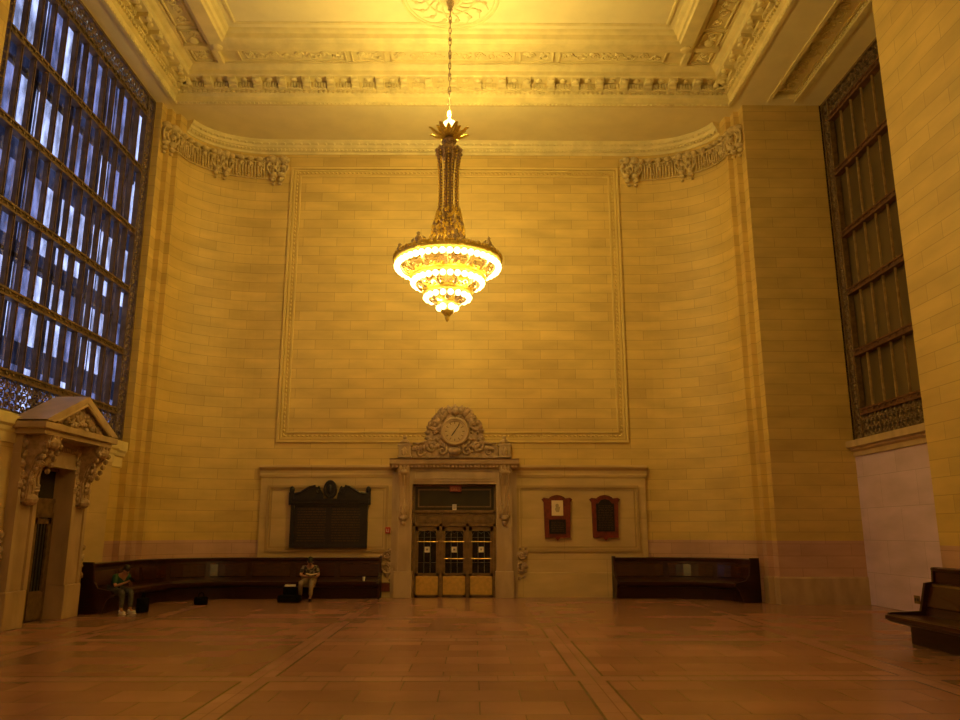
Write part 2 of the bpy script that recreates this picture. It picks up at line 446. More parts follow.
structure(link('trim_5', bm, 'trim'), 'small plaster dentils and beads along the cornice', 'cornice')

# relief in the coffer ring: framed panels with scrollwork
bm = BM()
def panel_relief(x0, x1, y0, y1, z, n):
    t = .03
    for a in ((x0, x1, y0, y0 + t), (x0, x1, y1 - t, y1), (x0, x0 + t, y0, y1), (x1 - t, x1, y0, y1)): box(bm, *a, z - .05, z + .01)
    cx, cy = (x0 + x1) / 2, (y0 + y1) / 2; lx, ly = x1 - x0, y1 - y0
    for i in range(n):
        u_ = (i + .5) / n
        if lx > ly: x, y = x0 + .1 + (lx - .2) * u_, cy
        else: x, y = cx, y0 + .1 + (ly - .2) * u_
        s = 1 if i % 2 else -1; r = min(lx, ly) * .27
        pts = []; rs = []
        for k in range(11):
            q = k / 10; a = s * (q * 1.5 * 2 * PI) + (0 if lx > ly else PI / 2); rr = r * (1 - .75 * q)
            pts.append((x + rr * math.cos(a), y + s * .03 + rr * math.sin(a), z - .015)); rs.append(.026 * (1 - .3 * q))
        tube(bm, pts, rs, 5)
        ball(bm, (x, y, z - .01), (.05, .05, .035), 6, 4)
        for k in range(3):
            a = rnd.uniform(0, 2 * PI); ball(bm, (x + r * 1.15 * math.cos(a), y + r * 1.1 * math.sin(a), z - .005), (.05, .03, .03), 6, 4)
zc = 14.90
ya, yb_ = CY - 1.38, CY - .86
for x0, x1, n in ((-6.0, -3.0, 8), (-2.85, -1.9, 2), (-1.75, 1.75, 9), (1.9, 2.85, 2), (3.0, 6.0, 8)): panel_relief(x0, x1, ya, yb_, zc, n)
for s in (-1, 1):
    xs = sorted((s * (CX - 1.38), s * (CX - .86)))
    panel_relief(xs[0], xs[1], ya, yb_, zc, 2)
    for y0, y1, n in ((14.5, 18.2, 10), (18.35, 19.0, 2), (10.5, 14.3, 9)): panel_relief(xs[0], xs[1], y0, y1, zc, n)
    # corner rosette bosses where the ribs meet
    ball(bm, (s * (CX - 1.75), CY - 1.75, 14.69), (.16, .16, .06), 10, 5)
    ball(bm, (s * (CX - 1.1), CY - 1.75, 14.88), (.14, .14, .06), 10, 5)
    x0, x1 = sorted((s * (CX - .8), s * (CX - 1.5)))
    box(bm, x0, x1, CY - 1.66, CY - 1.5, 14.78, 14.91); 
    x0, x1 = sorted((s * (CX - 1.5), s * (CX - 1.66)))
    box(bm, x0, x1, CY - 1.5, CY - .8, 14.78, 14.91)
panel_relief(9.2, 9.9, 14.1, 20.1, HS + .2, 15)
structure(link('trim_6', bm, 'trim'), 'scrollwork relief panels set into the ceiling border', 'ceiling relief')
bm = BM()
for x, w in ((9.15, .05), (9.95, .05), (10.02, .03)): box(bm, x - w, x + w, 13.9, 20.3, HS - .03, HS + .04)
for k in range(60): ball(bm, (9.86, 14.0 + k * .105, HS + .03), .03, 6, 4)
structure(link('trim_7', bm, 'trim'), 'beaded moulding on the soffit before the right window', 'cornice')

# upper moulding that follows the alcove
ALC = RIGHT[6:] + LEFT[:-6]
bm = BM()
sweep(bm, ALC, [(-.02, 14.02), (-.02, 13.60), (.03, 13.60), (.04, 13.66), (.10, 13.70), (.11, 13.76), (.14, 13.78), (.16, 13.86), (.21, 13.90), (.24, 13.98), (.24, 14.02)], solid=True)
for a, b in zip(ALC, ALC[1:]):
    L_ = math.dist(a, b); n = max(1, round(L_ / .13))
    for i in range(n):
        t = (i + .5) / n; d = ((b[0] - a[0]) / L_, (b[1] - a[1]) / L_)
        m = frame_m((a[0] + (b[0] - a[0]) * t, a[1] + (b[1] - a[1]) * t), d)
        ball(bm, m @ Vector((0, .12, 13.71)), (.04, .04, .045), 6, 4)
        if i % 2: ball(bm, m @ Vector((0, .19, 13.88)), (.05, .05, .04), 6, 4)
structure(link('trim_8', bm, 'trim'), 'egg and dart moulding at the top of the end wall', 'cornice')

# raised frame on the end wall
bm = BM()
def wall_frame(bm, x0, x1, z0, z1, w, d, y=YB):
    for a in ((x0, x1, z0, z0 + w), (x0, x1, z1 - w, z1), (x0, x0 + w, z0 + w, z1 - w), (x1 - w, x1, z0 + w, z1 - w)):
        box(bm, a[0], a[1], y - d, y + .02, a[2], a[3])
wall_frame(bm, -5.2, 5.2, 4.38, 13.16, .07, .06)
wall_frame(bm, -5.1, 5.1, 4.48, 13.06, .05, .03)
wall_frame(bm, -4.92, 4.92, 4.66, 12.88, .05, .035)
for k in range(64):
    z = 4.6 + k * .133
    for s in (-1, 1): ball(bm, (s * 5.0, YB - .01, z), (.03, .03, .045), 6, 4)
for k in range(76):
    for z in (4.57, 12.97): ball(bm, (-4.95 + k * .132, YB - .01, z), (.045, .03, .03), 6, 4)
structure(link('trim_9', bm, 'framestone'), 'raised rectangular stone frame on the end wall', 'moulding')

# dado and belt moulding of the end wall
bm = BM()
for x0, x1 in ((-5.55, -1.62), (1.62, 5.62)):
    sweep(bm, [(x1, YB), (x0, YB)], [(0, 0), (.1, 0), (.1, .1), (.1, .66), (.08, .68), (.08, 3.4), (0, 3.4)], solid=True)
structure(link('wall_dado', bm, 'dado'), 'smooth brown stone dado flanking the central doors', 'wall')
bm = BM()
for x0, x1 in ((-5.6, -1.7), (1.7, 5.67)):
    sweep(bm, [(x1, YB), (x0, YB)], [(0, 3.36), (.11, 3.36), (.12, 3.44), (.09, 3.46), (.09, 3.56), (.16, 3.60), (.2, 3.64), (.2, 3.70), (0, 3.72)], solid=True)
for x0, x1 in ((-5.35, -1.85), (1.85, 5.4)):
    wall_frame(bm, x0, x1, 1.25, 3.12, .07, .045, YB - .08)
    wall_frame(bm, x0 + .12, x1 - .12, 1.37, 3.0, .025, .02, YB - .08)
structure(link('trim_10', bm, 'dado'), 'belt moulding and panel frames of the end wall dado', 'moulding')

# skirting along the side piers
bm = BM()
sweep(bm, [(XR, YA), (XW, YA)] + STEP, [(0, 0), (.04, 0), (.04, .64), (.02, .68), (0, .68)])
sweep(bm, [(XW, 9), (XW, Y0), (XR, Y0)], [(0, 0), (.04, 0), (.04, .64), (.02, .68), (0, .68)])
structure(link('baseboard_right', bm, 'portal'), 'pinkish stone base course of the right piers', 'baseboard')

# garland friezes on the curved corners
def garland(sgn, label, name):
    bm = BM()
    pth = [(8.45, 20.62)] + [(8.45, 20.85), (8.3, 20.95)] + ARC + [(5.35, YB)]
    # arc-length parametrisation
    cum = [0]
    for a, b in zip(pth, pth[1:]): cum.append(cum[-1] + math.dist(a, b))
    T = cum[-1]
    def at(s):
        s = max(0, min(T - 1e-4, s))
        for i in range(len(pth) - 1):
            if s <= cum[i + 1]: break
        t = (s - cum[i]) / (cum[i + 1] - cum[i]); a, b = pth[i], pth[i + 1]
        x, y = a[0] + (b[0] - a[0]) * t, a[1] + (b[1] - a[1]) * t
        L_ = math.dist(a, b); d = ((b[0] - a[0]) / L_, (b[1] - a[1]) / L_)
        if sgn < 0: return frame_m((-x, y), (d[0], -d[1]))
        return frame_m((x, y), d)
    z1, z0 = 13.42, 12.74
    def zt(s): return z1
    n = 40
    top = [at(T * i / n) @ Vector((0, .05, z1)) for i in range(n + 1)]
    low = [at(T * i / n) @ Vector((0, .05, z0 + .0)) for i in range(n + 1)]
    tube(bm, top, .05, 6); tube(bm, low[3:-3], .02, 5)
    tube(bm, [at(T * i / n) @ Vector((0, .04, z1 - .12)) for i in range(n + 1)], .025, 5)
    k = int(T / .3)
    for i in range(k + 1):
        s = .14 + (T - .28) * i / k
        m = at(s)
        ends = (i in (0, 1, k - 1, k))
        mid = (i == k // 2 or i == k // 2 + 1)
        # fluted tongues between scrolls
        for q in (-.09, 0, .09):
            mm = at(s + q); tube(bm, [mm @ Vector((0, .03, z1 - .1)), mm @ Vector((0, .05, z0 + .32)), mm @ Vector((0, .03, z0 + .06))], [.035, .03, .02], 5)
        mm = at(s + .13); ball(bm, mm @ Vector((0, .08, z1 - .04)), (.11, .11, .08), 8, 5)
        ball(bm, mm @ Vector((0, .06, z1 - .2)), (.06, .06, .09), 6, 4)
        if ends or mid:
            sc_ = 1.3 if ends else 1
            for dz, r_ in ((-.02, .13), (-.3, .08), (-.55, .1), (-.72, .075), (-.86, .05)):
                ball(bm, m @ Vector((rnd.uniform(-.05, .05), .07, z1 + dz)), (r_ * sc_, r_ * sc_, r_ * .9), 8, 5)
            for e in (-1, 1):
                pts = [m @ Vector((e * (.05 + .14 * math.sin(t)), .08, z1 - .05 - .16 * t)) for t in (0, .6, 1.2, 1.8, 2.4, 3.0, 3.6, 4.2)]
                tube(bm, pts, .035, 5)
    for i in range(70):
        s = rnd.uniform(.05, T - .05); m = at(s)
        ball(bm, m @ Vector((0, .045, rnd.uniform(z0 + .05, z1))), (rnd.uniform(.02, .05),) * 3, 6, 4)
    structure(link(name, bm, 'relief', smooth=True), label, 'relief')
garland(-1, 'carved garland frieze high on the left curved corner', 'trim_11')
garland(1, 'carved garland frieze high on the right curved corner', 'trim_12')

# ceiling medallion
bm = BM()
mc = Vector((0, 17.2, 15.0))
for r_, w in ((1.22, .035), (1.12, .018), (.62, .03), (.3, .05)): torus(bm, mc + Vector((0, 0, -.01)), r_, w, 'z', 48, 6)
for k in range(16):
    a = 2 * PI * k / 16
    pts = [mc + Vector((rr * math.cos(a + .25 * math.sin(rr * 6)), rr * math.sin(a + .25 * math.sin(rr * 6)), -.02)) for rr in (.3, .45, .6, .75, .9, 1.05)]
    tube(bm, pts, [.03, .03, .025, .02, .015, .01], 5)
    ball(bm, mc + Vector((.88 * math.cos(a + .2), .88 * math.sin(a + .2), -.01)), (.07, .07, .04), 6, 4)
lathe(bm, mc, [(.02, -.24), (.08, -.2), (.1, -.12), (.22, -.06), (.3, 0)], 20)
structure(link('ceiling_medallion', bm, 'trim', smooth=True), 'round plaster medallion on the ceiling above the chandelier', 'ceiling medallion')

# ------------------------------------------------------------------ windows
ZB = [4.87, 6.45, 8.15, 9.8, 11.65, 13.35]
def ornament(bm, x, y0, y1, z0, z1, step, sg, r=.02):
    """pierced bronze scrollwork filling a rectangle of the window plane"""
    ny = max(1, round((y1 - y0) / step)); nz = max(1, round((z1 - z0) / step))
    dy, dz = (y1 - y0) / ny, (z1 - z0) / nz
    for i in range(ny):
        for j in range(nz):
            c = (x, y0 + (i + .5) * dy, z0 + (j + .5) * dz); q = min(dy, dz) * .36
            pts = []; 
            for k in range(9):
                t = k / 8; a = (1 if (i + j) % 2 else -1) * t * 1.35 * 2 * PI + j; rr = q * (1 - .7 * t)
                pts.append((x, c[1] + rr * math.cos(a), c[2] + rr * math.sin(a)))
            tube(bm, pts, r, 4)
            hy, hz = dy / 2, dz / 2
            tube(bm, [(x, c[1] - hy, c[2] - hz), (x, c[1], c[2] - hz * .75), (x, c[1] + hy, c[2] - hz)], r * .8, 4)
            tube(bm, [(x, c[1] - hy, c[2] - hz), (x, c[1] - hy * .8, c[2]), (x, c[1] - hy, c[2] + hz)], r * .8, 4)
            ball(bm, (x, c[1] + hy, c[2] + hz), (r * 1.6, r * 2.2, r * 2.2), 5, 3)

def window(name, X, sg, label, mul_m, bar_m, pane_m, md, mw, npane, yy0, yy1, border=.44):
    yy0 -= .02; yy1 += .02
    w = structure(empty(name, (X, (yy0 + yy1) / 2, 4.1)), label, 'window')
    off = Vector(w.location)
    def part(nm, bm, m, **k):
        bmesh.ops.translate(bm, verts=bm.verts, vec=-off)
        return link(nm, bm, m, w, **k)
    bm = BM()
    f = .07
    for a in ((yy0, yy1, 4.1, 4.17), (yy0, yy1, 13.93, 14.0), (yy0, yy0 + f, 4.17, 13.93), (yy1 - f, yy1, 4.17, 13.93)):
        box(bm, X - .08, X + .08, *a)
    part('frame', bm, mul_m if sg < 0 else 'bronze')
    bm = BM()
    for a in ((yy0 + border - .03, yy0 + border + .03, 4.17, 13.93), (yy1 - border - .03, yy1 - border + .03, 4.17, 13.93)): box(bm, X - .07, X + .07, *a)
    part('inner_frame', bm, mul_m if sg < 0 else 'bronze')
    iy0, iy1 = yy0 + border, yy1 - border
    p = (iy1 - iy0) / npane
    for i in range(1, npane):
        bm = BM(); y = iy0 + i * p
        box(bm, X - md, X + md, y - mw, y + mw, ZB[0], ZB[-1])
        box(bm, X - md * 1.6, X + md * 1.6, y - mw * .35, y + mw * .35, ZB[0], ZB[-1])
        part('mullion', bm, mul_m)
    for z in ZB:
        bm = BM()
        box(bm, X - .09, X + .09, iy0, iy1, z - .09, z - .045); box(bm, X - .09, X + .09, iy0, iy1, z + .045, z + .09)
        box(bm, X - .05, X + .05, iy0, iy1, z - .045, z + .045)
        for i in range(npane * 2): ball(bm, (X - sg * .09, iy0 + (i + .5) * p / 2, z), (.02, .035, .035), 6, 4)
        part('transom', bm, bar_m)
    for nm, a, st in (('top_grille', (yy0 + f, yy1 - f, 13.44, 13.93), .245), ('bottom_grille', (yy0 + f, yy1 - f, 4.17, 4.78), .2),
                  ('side_grille', (yy0 + f, iy0 - .03, 4.8, 13.42), .18), ('side_grille', (iy1 + .03, yy1 - f, 4.8, 13.42), .18)):
        bm = BM(); ornament(bm, X - sg * .03, *a, st, sg)
        part(nm, bm, bar_m if sg < 0 else 'bronzeg')
    zz = [4.17] + ZB + [13.93]
    for a, b in zip(zz, zz[1:]):
        bm = BM(); box(bm, X + sg * .10, X + sg * .115, yy0 + f, yy1 - f, a, b)
        part('glass_pane', bm, pane_m)
    return w
window('window_1', XL - .1, -1, 'huge left window of blue evening glass in bronze mullions', 'bronzel', 'bronzel', 'paneL', .042, .034, 13, Y0 + .02, YA - .02)
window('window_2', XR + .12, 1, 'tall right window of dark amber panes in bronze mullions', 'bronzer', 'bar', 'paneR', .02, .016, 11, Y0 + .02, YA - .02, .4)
# outer skin of the left window, across the glazed walkway
w3 = structure(empty('window_3', (XL - 1.5, 17.1, 4.1)), 'outer glazed skin beyond the left window walkway', 'window')
bm = BM()
for i in range(7):
    y = 12 + i * 1.7; box(bm, -.05, .05, y - 17.1 - .05, y - 17.1 + .05, 0, 12.2)
for z in (0, 4.0, 8.4, 12.1): box(bm, -.05, .05, -5.2, 5.6, z - .05, z + .06)
link('outer_frame', bm, 'bar', w3)
# walkway floors between the two skins
bm = BM()
box(bm, -11, -9.3, 10, 26, 16.4, 16.6); box(bm, XL - 1.45, XL - .2, 12, 24, 3.8, 4.05)
structure(link('ceiling_walkway', bm, 'dark'), 'dark walkway slab beside the left window', 'ceiling')

# buildings across the street, seen through the left window
def facade(name, x, y0, y1, h, cols, rows, label, wallc, seed):
    r_ = random.Random(seed)
    o = empty(name, (x, (y0 + y1) / 2, 0)); tag(o, label, 'building')
    bm = BM(); box(bm, -8, 0, y0 - (y0 + y1) / 2, y1 - (y0 + y1) / 2, 0, h); link('facade', bm, wallc, o)
    dy, dz = (y1 - y0) / cols, h / rows
    bright, dim = BM(), BM()
    for i in range(cols):
        for j in range(rows):
            b = bright if r_.random() < .42 else dim
            yc = y0 + (i + .5) * dy - (y0 + y1) / 2; zc_ = (j + .5) * dz
            box(b, .0, .08, yc - dy * .42, yc + dy * .42, zc_ - dz * .38, zc_ + dz * .38)
    a = link('bright_windows', bright, M['winbright'], o); a['kind'] = 'stuff'; a['label'] = 'bluish white lit office windows, dusk reflection put in as glow'
    a = link('dim_windows', dim, M['windim'], o); a['kind'] = 'stuff'
M['winbright'] = emis('dusk_glow_window', (.72, .80, 1.), 2.6)  # dusk light reflected by the office panes, put in as a glow
M['windim'] = emis('dim_office_window', (.36, .40, .62), 1.0)  # weaker dusk reflection in the panes, also given as emission
M['conc'] = mat('blue_grey_facade', (.05, .06, .10), .7, var=.2)
facade('office_building', -30, 16, 44, 32, 16, 5, 'farther office tower across the street beyond the left window', 'conc', 3)
facade('office_building', -34, 46, 90, 60, 18, 8, 'tall office tower at the end of the street outside', 'conc', 5)

# ------------------------------------------------------------------ central portal, doors, clock
t = empty('stone_portal', (0, YB, 0)); tag(t, 'central marble door surround with scroll brackets under a clock', 'door surround')
def rel(bm, o, nm, m, parent=None, **k):
    bmesh.ops.translate(bm, verts=bm.verts, vec=-Vector(o.location)); return link(nm, bm, m, parent or o, **k)
for s in (-1, 1):
    bm = BM()
    x0, x1 = sorted((s * 1.2, s * 1.66)); box(bm, x0, x1, YB - .30, YB + .1, .72, 3.16, bev=.01)
    x0, x1 = sorted((s * 1.2, s * 1.28)); box(bm, x0, x1, YB - .33, YB - .2, .72, 3.16)
    x0, x1 = sorted((s * 1.58, s * 1.66)); box(bm, x0, x1, YB - .33, YB - .2, .72, 3.16)
    x0, x1 = sorted((s * 1.66, s * 1.80)); box(bm, x0, x1, YB - .16, YB + .1, .0, 3.5)
    rel(bm, t, 'jamb', 'portal')
    bm = BM(); x0, x1 = sorted((s * 1.17, s * 1.7)); box(bm, x0, x1, YB - .36, YB + .1, 0, .72, bev=.015); rel(bm, t, 'plinth', 'portal')
    # scroll bracket
    bm = BM(); cx = s * 1.44
    prof = [(YB - .30, 2.2), (YB - .36, 2.22), (YB - .38, 2.4), (YB - .36, 2.7), (YB - .40, 3.1), (YB - .52, 3.4), (YB - .56, 3.62), (YB - .28, 3.62), (YB - .28, 2.2)]
    prism(bm, prof, cx - .15, cx + .15, 'x')
    for e in (-.1, 0, .1): tube(bm, [(cx + e, y - .01, z) for y, z in prof[1:7]], .022, 5)
    ball(bm, (cx, YB - .5, 3.48), (.17, .09, .09), 10, 6)
    ball(bm, (cx, YB - .36, 2.2), (.12, .09, .1), 10, 6); ball(bm, (cx, YB - .35, 2.06), (.07, .06, .08), 8, 5)
    leaf(bm, (cx, YB - .38, 2.6), -PI / 2, .4, .12, out=.06)
    rel(bm, t, 'bracket', 'portal')
    # carved foliage at foot, outside the jamb
    bm = BM(); cx = s * 1.93
    for k in range(9): leaf(bm, (cx + rnd.uniform(-.05, .05), YB - .1, .62 + .08 * k), rnd.uniform(0, 2 * PI), .2, .07, out=.06)
    scroll(bm, (cx - s * .02, YB - .13, .8), .17, 1.3, .04, 'y', s); scroll(bm, (cx, YB - .13, 1.15), .12, 1.3, .035, 'y', -s)
    for k in range(12): ball(bm, (cx + rnd.uniform(-.14, .14), YB - .12, rnd.uniform(.45, 1.35)), (.045, .04, .045), 6, 4)
    rel(bm, t, 'carved_foliage', 'portal2', smooth=True)
bm = BM()
box(bm, -1.66, 1.66, YB - .30, YB + .1, 3.15, 3.62)
wall_frame(bm, -1.2, 1.2, 3.15, 3.26, .03, .04, YB - .30)
wall_frame(bm, -1.15, 1.15, 3.3, 3.56, .03, .03, YB - .30)
rel(bm, t, 'lintel', 'portal')
bm = BM()
CP = [(0, 3.60), (.42, 3.60), (.46, 3.66), (.52, 3.68), (.56, 3.72), (.58, 3.83), (.62, 3.86), (0, 3.90)]
sweep(bm, [(1.86, YB + .05), (-1.86, YB + .05)], CP, solid=True)
for k in range(34): box(bm, -1.76 + k * .107 - .03, -1.76 + k * .107 + .03, YB - .46, YB - .40, 3.62, 3.68)
rel(bm, t, 'cornice', 'portal')

# door set
d1 = structure(empty('door_1', (0, YB + .02, 0)), 'bronze triple doors with brass kick plates in the end wall', 'door')
bm = BM()
for x0, x1 in ((-1.2, -1.12), (1.12, 1.2), (-.425, -.345), (.345, .425)): box(bm, x0, x1, -.1, .06, 0, 2.38)
box(bm, -1.2, 1.2, -.1, .06, 1.96, 2.04); box(bm, -1.2, 1.2, -.1, .06, 2.34, 2.42)
for x0, x1 in ((-1.2, -1.14), (1.14, 1.2)): box(bm, x0, x1, -.08, .06, 2.04, 3.15)
box(bm, -1.2, 1.2, -.08, .06, 3.09, 3.15)
link('door_frame', bm, 'bronze', d1)
bm = BM()
for a, b in ((-1.12, -.425), (-.345, .345), (.425, 1.12)):
    box(bm, a, b, -.03, .03, 2.04, 2.34); wall_frame(bm, a + .04, b - .04, 2.08, 2.30, .025, .02, -.03)
link('transom_panel', bm, 'bronze', d1)
bm = BM(); box(bm, -1.14, 1.14, .0, .03, 2.42, 3.09); link('transom_glass', bm, 'transom', d1)
bm = BM()
wall_frame(bm, -1.06, 1.06, 2.5, 3.02, .035, .02, 0)
link('transom_moulding', bm, 'bronze', d1)
for i, xc in enumerate((-.773, 0, .773)):
    lf = empty('door_leaf', (xc, 0, 0), 0, d1); hw = .345
    if i != 1: hw = .345
    bm = BM()
    box(bm, -hw, -hw + .085, -.05, .0, .02, 1.95); box(bm, hw - .085, hw, -.05, .0, .02, 1.95)
    box(bm, -hw, hw, -.05, .0, .02, .12); box(bm, -hw, hw, -.05, .0, .56, .66); box(bm, -hw, hw, -.05, .0, 1.83, 1.95)
    box(bm, -hw + .08, hw - .08, -.03, 0, .1, .58)
    wall_frame(bm, -hw + .07, hw - .07, .64, 1.85, .02, .015, -.05)
    link('stile_frame', bm, 'bronze', lf)
    bm = BM(); box(bm, -hw + .08, hw - .08, -.02, -.01, .66, 1.83); link('door_glass', bm, 'doorglass', lf)
    bm = BM(); box(bm, -hw + .03, hw - .03, -.062, -.05, .07, .57, bev=.006); link('kick_plate', bm, 'brass', lf)
    bm = BM()
    for x in (-.09, .09): box(bm, x - .008, x + .008, -.04, -.02, .66, 1.83)
    for z in (.95, 1.65): box(bm, -hw + .08, hw - .08, -.035, -.02, z - .005, z + .005)
    scr = [(x, -.03, z) for x, z in ((-.26, 1.7), (-.2, 1.8), (-.1, 1.83), (0, 1.76), (.1, 1.83), (.2, 1.8), (.26, 1.7))]
    tube(bm, scr, .012, 4)
    g = link('glass_grille', bm, mat('steel_grille', (.16, .15, .13), .4, .6) if i == 0 else bpy.data.materials['steel_grille'], lf)
    z = 1.53
    bm = BM(); tube(bm, [(-hw + .05, -.09, z), (hw - .05, -.09, z)], .014, 8)
    for x in (-hw + .06, hw - .06): tube(bm, [(x, -.04, z), (x, -.09, z)], .012, 6)
    link('push_bar', bm, 'brass', lf)
    if i > 0:
        z = 1.06
        bm = BM(); tube(bm, [(-hw + .05, -.09, z), (hw - .05, -.09, z)], .016, 8)
        for x in (-hw + .06, hw - .06): tube(bm, [(x, -.04, z), (x, -.09, z)], .012, 6)
        link('push_bar', bm, 'brass', lf)

for nm, x, z, w_, h_, lab in (('a', -.773, 1.31, .075, .08, 'white paper notice on the left door leaf'), ('b', 0, 1.31, .075, .08, 'white paper notice on the middle door leaf'),
                         ('c', .773, 1.31, .075, .08, 'white paper notice on the right door leaf'), ('d', .0, 2.5, .06, .085, 'white paper notice on the dark glass above the doors')):
    o = empty('paper_notice', (x, YB - .03, z)); tag(o, lab, 'notice', 'paper notices on the central doors')
    bm = BM(); box(bm, -w_, w_, -.012, .0, -h_, h_); link('sheet', bm, 'paper', o)
    bm = BM()
    if nm != 'd': box(bm, -.03, .03, -.016, -.012, -.025, .03)
    else:
        for q in (-.04, 0, .04): box(bm, -.035, .035, -.016, -.012, q - .008, q + .008)
    link('printed_mark', bm, 'paperink', o)
# glyph maker: blocky letters for the exit sign
GL = {'E': ['111', '100', '110', '100', '111'], 'X': ['101', '101', '010', '101', '101'], 'I': ['111', '010', '010', '010', '111'], 'T': ['111', '010', '010', '010', '010']}
ex = empty('exit_sign', (0.03, YB - .14, 3.03)); tag(ex, 'small dull red exit sign hanging over the central doors', 'sign')
bm = BM(); box(bm, -.17, .17, -.03, .03, -.09, .08, bev=.006); link('sign_box', bm, 'signred', ex)
bm = BM()
for i, ch in enumerate('EXIT'):
    for r_, row in enumerate(GL[ch]):
        for c_, v in enumerate(row):
            if v == '1':
                x = -.135 + i * .07 + c_ * .02; z = .04 - r_ * .02; box(bm, x, x + .02, -.036, -.029, z - .02, z)
link('lettering', bm, mat('sign_letters', (.5, .22, .12), .5), ex)
bm = BM(); box(bm, -.01, .01, -.01, .01, .08, .12); link('hanger', bm, 'bronze', ex)

# clock in its carved cartouche on the portal cornice
ck = empty('carved_clock', (0, YB - .25, 3.91)); tag(ck, 'round clock set in a carved stone cartouche above the doors', 'clock')
zc0 = .76                      # dial centre above the cornice
bm = BM()
outl = [(-.82, .0), (-.86, .2), (-.76, .42), (-.84, .68), (-.80, .95), (-.62, 1.12), (-.5, 1.22), (-.38, 1.36), (-.2, 1.47), (0, 1.53), (.2, 1.47), (.38, 1.36), (.5, 1.22), (.62, 1.12), (.80, .95), (.84, .68), (.76, .42), (.86, .2), (.82, 0)]
prism(bm, outl, .0, .22)
for s in (-1, 1):
    prism(bm, [(s * .8, 0), (s * .8, .5), (s * 1.0, .38), (s * 1.22, .36), (s * 1.28, .2), (s * 1.25, 0)], .02, .2)
link('backing_slab', bm, 'portal2', ck)
bm = BM()
for s in (-1, 1):
    scroll(bm, (s * .62, -.03, .98), .22, 1.4, .065, 'y', s, PI / 2, 16)
    scroll(bm, (s * .66, -.03, .34), .2, 1.4, .06, 'y', -s, PI / 2, 16)
    scroll(bm, (s * .34, -.03, 1.28), .17, 1.2, .05, 'y', -s, PI / 2, 14)
    scroll(bm, (s * .36, -.05, .2), .15, 1.2, .05, 'y', s, PI / 2, 14)
    tube(bm, [(s * .78, -.02, .48), (s * .9, -.03, .44), (s * 1.05, -.03, .40), (s * 1.22, -.02, .42)], [.05, .04, .035, .03], 6)
    for k in range(14):
        a = R(20 + k * 25); leaf(bm, (s * .58 + .16 * math.cos(a), -.02, .66 + .3 * math.sin(a)), a, .16, .06, out=.08)
    for k in range(6): leaf(bm, (s * (.86 + .06 * k), .0, .22), R(60 + 20 * k), .17, .05, out=.08)
    scroll(bm, (s * 1.0, 0, .16), .13, 1.2, .04, 'y', s, 0, 12)
for k in range(9):
    a = R(18 * k + 18); leaf(bm, (.42 * math.cos(a), -.02, zc0 + .12 + .42 * math.sin(a)), a, .28, .09, out=.1)
for k in range(60):
    a = rnd.uniform(0, 2 * PI); q = rnd.uniform(.46, .82)
    x, z = q * math.cos(a), zc0 + q * math.sin(a) * .9
    if z > .05: ball(bm, (x, -.02, z), (rnd.uniform(.03, .07), .07, rnd.uniform(.03, .06)), 6, 4)
ball(bm, (0, -.06, 1.34), (.12, .1, .1), 8, 5); ball(bm, (0, -.1, .18), (.2, .12, .12), 8, 5)
link('carving', bm, 'portal2', ck, smooth=True)
for s in (-1, 1):
    bm = BM(); box(bm, s * 1.45 - .17, s * 1.45 + .17, -.12, .2, 0, .36, bev=.01)
    box(bm, s * 1.45 - .2, s * 1.45 + .2, -.15, .2, .0, .05); box(bm, s * 1.45 - .2, s * 1.45 + .2, -.15, .2, .34, .4)
    lathe(bm, (s * 1.45, .0, .4), [(.12, 0), (.15, .05), (.1, .1), (.05, .14), (.06, .19), (.02, .25)], 12)
    leaf(bm, (s * 1.45, -.13, .05), PI / 2, .26, .1, out=.06)
    link('end_block', bm, 'portal', ck)
bm = BM(); torus(bm, (0, -.09, zc0), .37, .055, 'y', 40, 8); torus(bm, (0, -.1, zc0), .31, .025, 'y', 40, 6)
link('clock_bezel', bm, 'portal', ck, smooth=True)
bm = BM(); prism(bm, [(.32 * math.cos(2 * PI * k / 32), zc0 + .32 * math.sin(2 * PI * k / 32)) for k in range(32)], -.08, .02)
link('dial', bm, 'clock', ck)
for k in range(12):
    bm = BM()
    a = 2 * PI * k / 12; m_ = Matrix.Translation((.25 * math.cos(a), -.085, zc0 + .25 * math.sin(a))) @ Matrix.Rotation(-a, 4, 'Y')
    box(bm, -.035, .035, -.006, .006, -.012, .012, m_)
    link('hour_mark', bm, 'bronze', ck)
for ln, w_, a in ((.24, .011, R(55)), (.16, .015, R(235))):
    bm = BM(); m_ = Matrix.Translation((0, -.1, zc0)) @ Matrix.Rotation(-a, 4, 'Y'); box(bm, -.03, ln, -.006, .006, -w_, w_, m_)
    link('clock_hand', bm, 'black', ck)

# ------------------------------------------------------------------ side portal with pediment (left wall)
XP = -8.13
XD = -8.3
bm = BM()
for y0, y1 in ((PO[1] + .6, 19.3), (Y0, PO[0] - .6)):
    sweep(bm, [(XL, y1), (XD, y1), (XD, y0), (XL, y0)], [(0, 0), (.04, 0), (.04, .62), (0, .66), (0, 3.5)])
structure(link('wall_plinth', bm, 'dado'), 'projecting stone dado beside the pedimented side doorway', 'wall')
bm = BM()
for y0, y1 in ((PO[1] + .6, 19.3), (Y0, PO[0] - .6)):
    sweep(bm, [(XL, y1), (XD, y1), (XD, y0), (XL, y0)], [(0, 3.48), (.02, 3.48), (.03, 3.66), (.06, 3.70), (.07, 3.78), (.12, 3.82), (.13, 3.99), (-.3, 4.0)])
structure(link('trim_13', bm, 'trim'), 'stone ledge on top of the left dado', 'sill')
t = empty('pedimented_portal', (XL, 16.45, 0)); tag(t, 'pedimented marble side doorway under the left window', 'door surround')
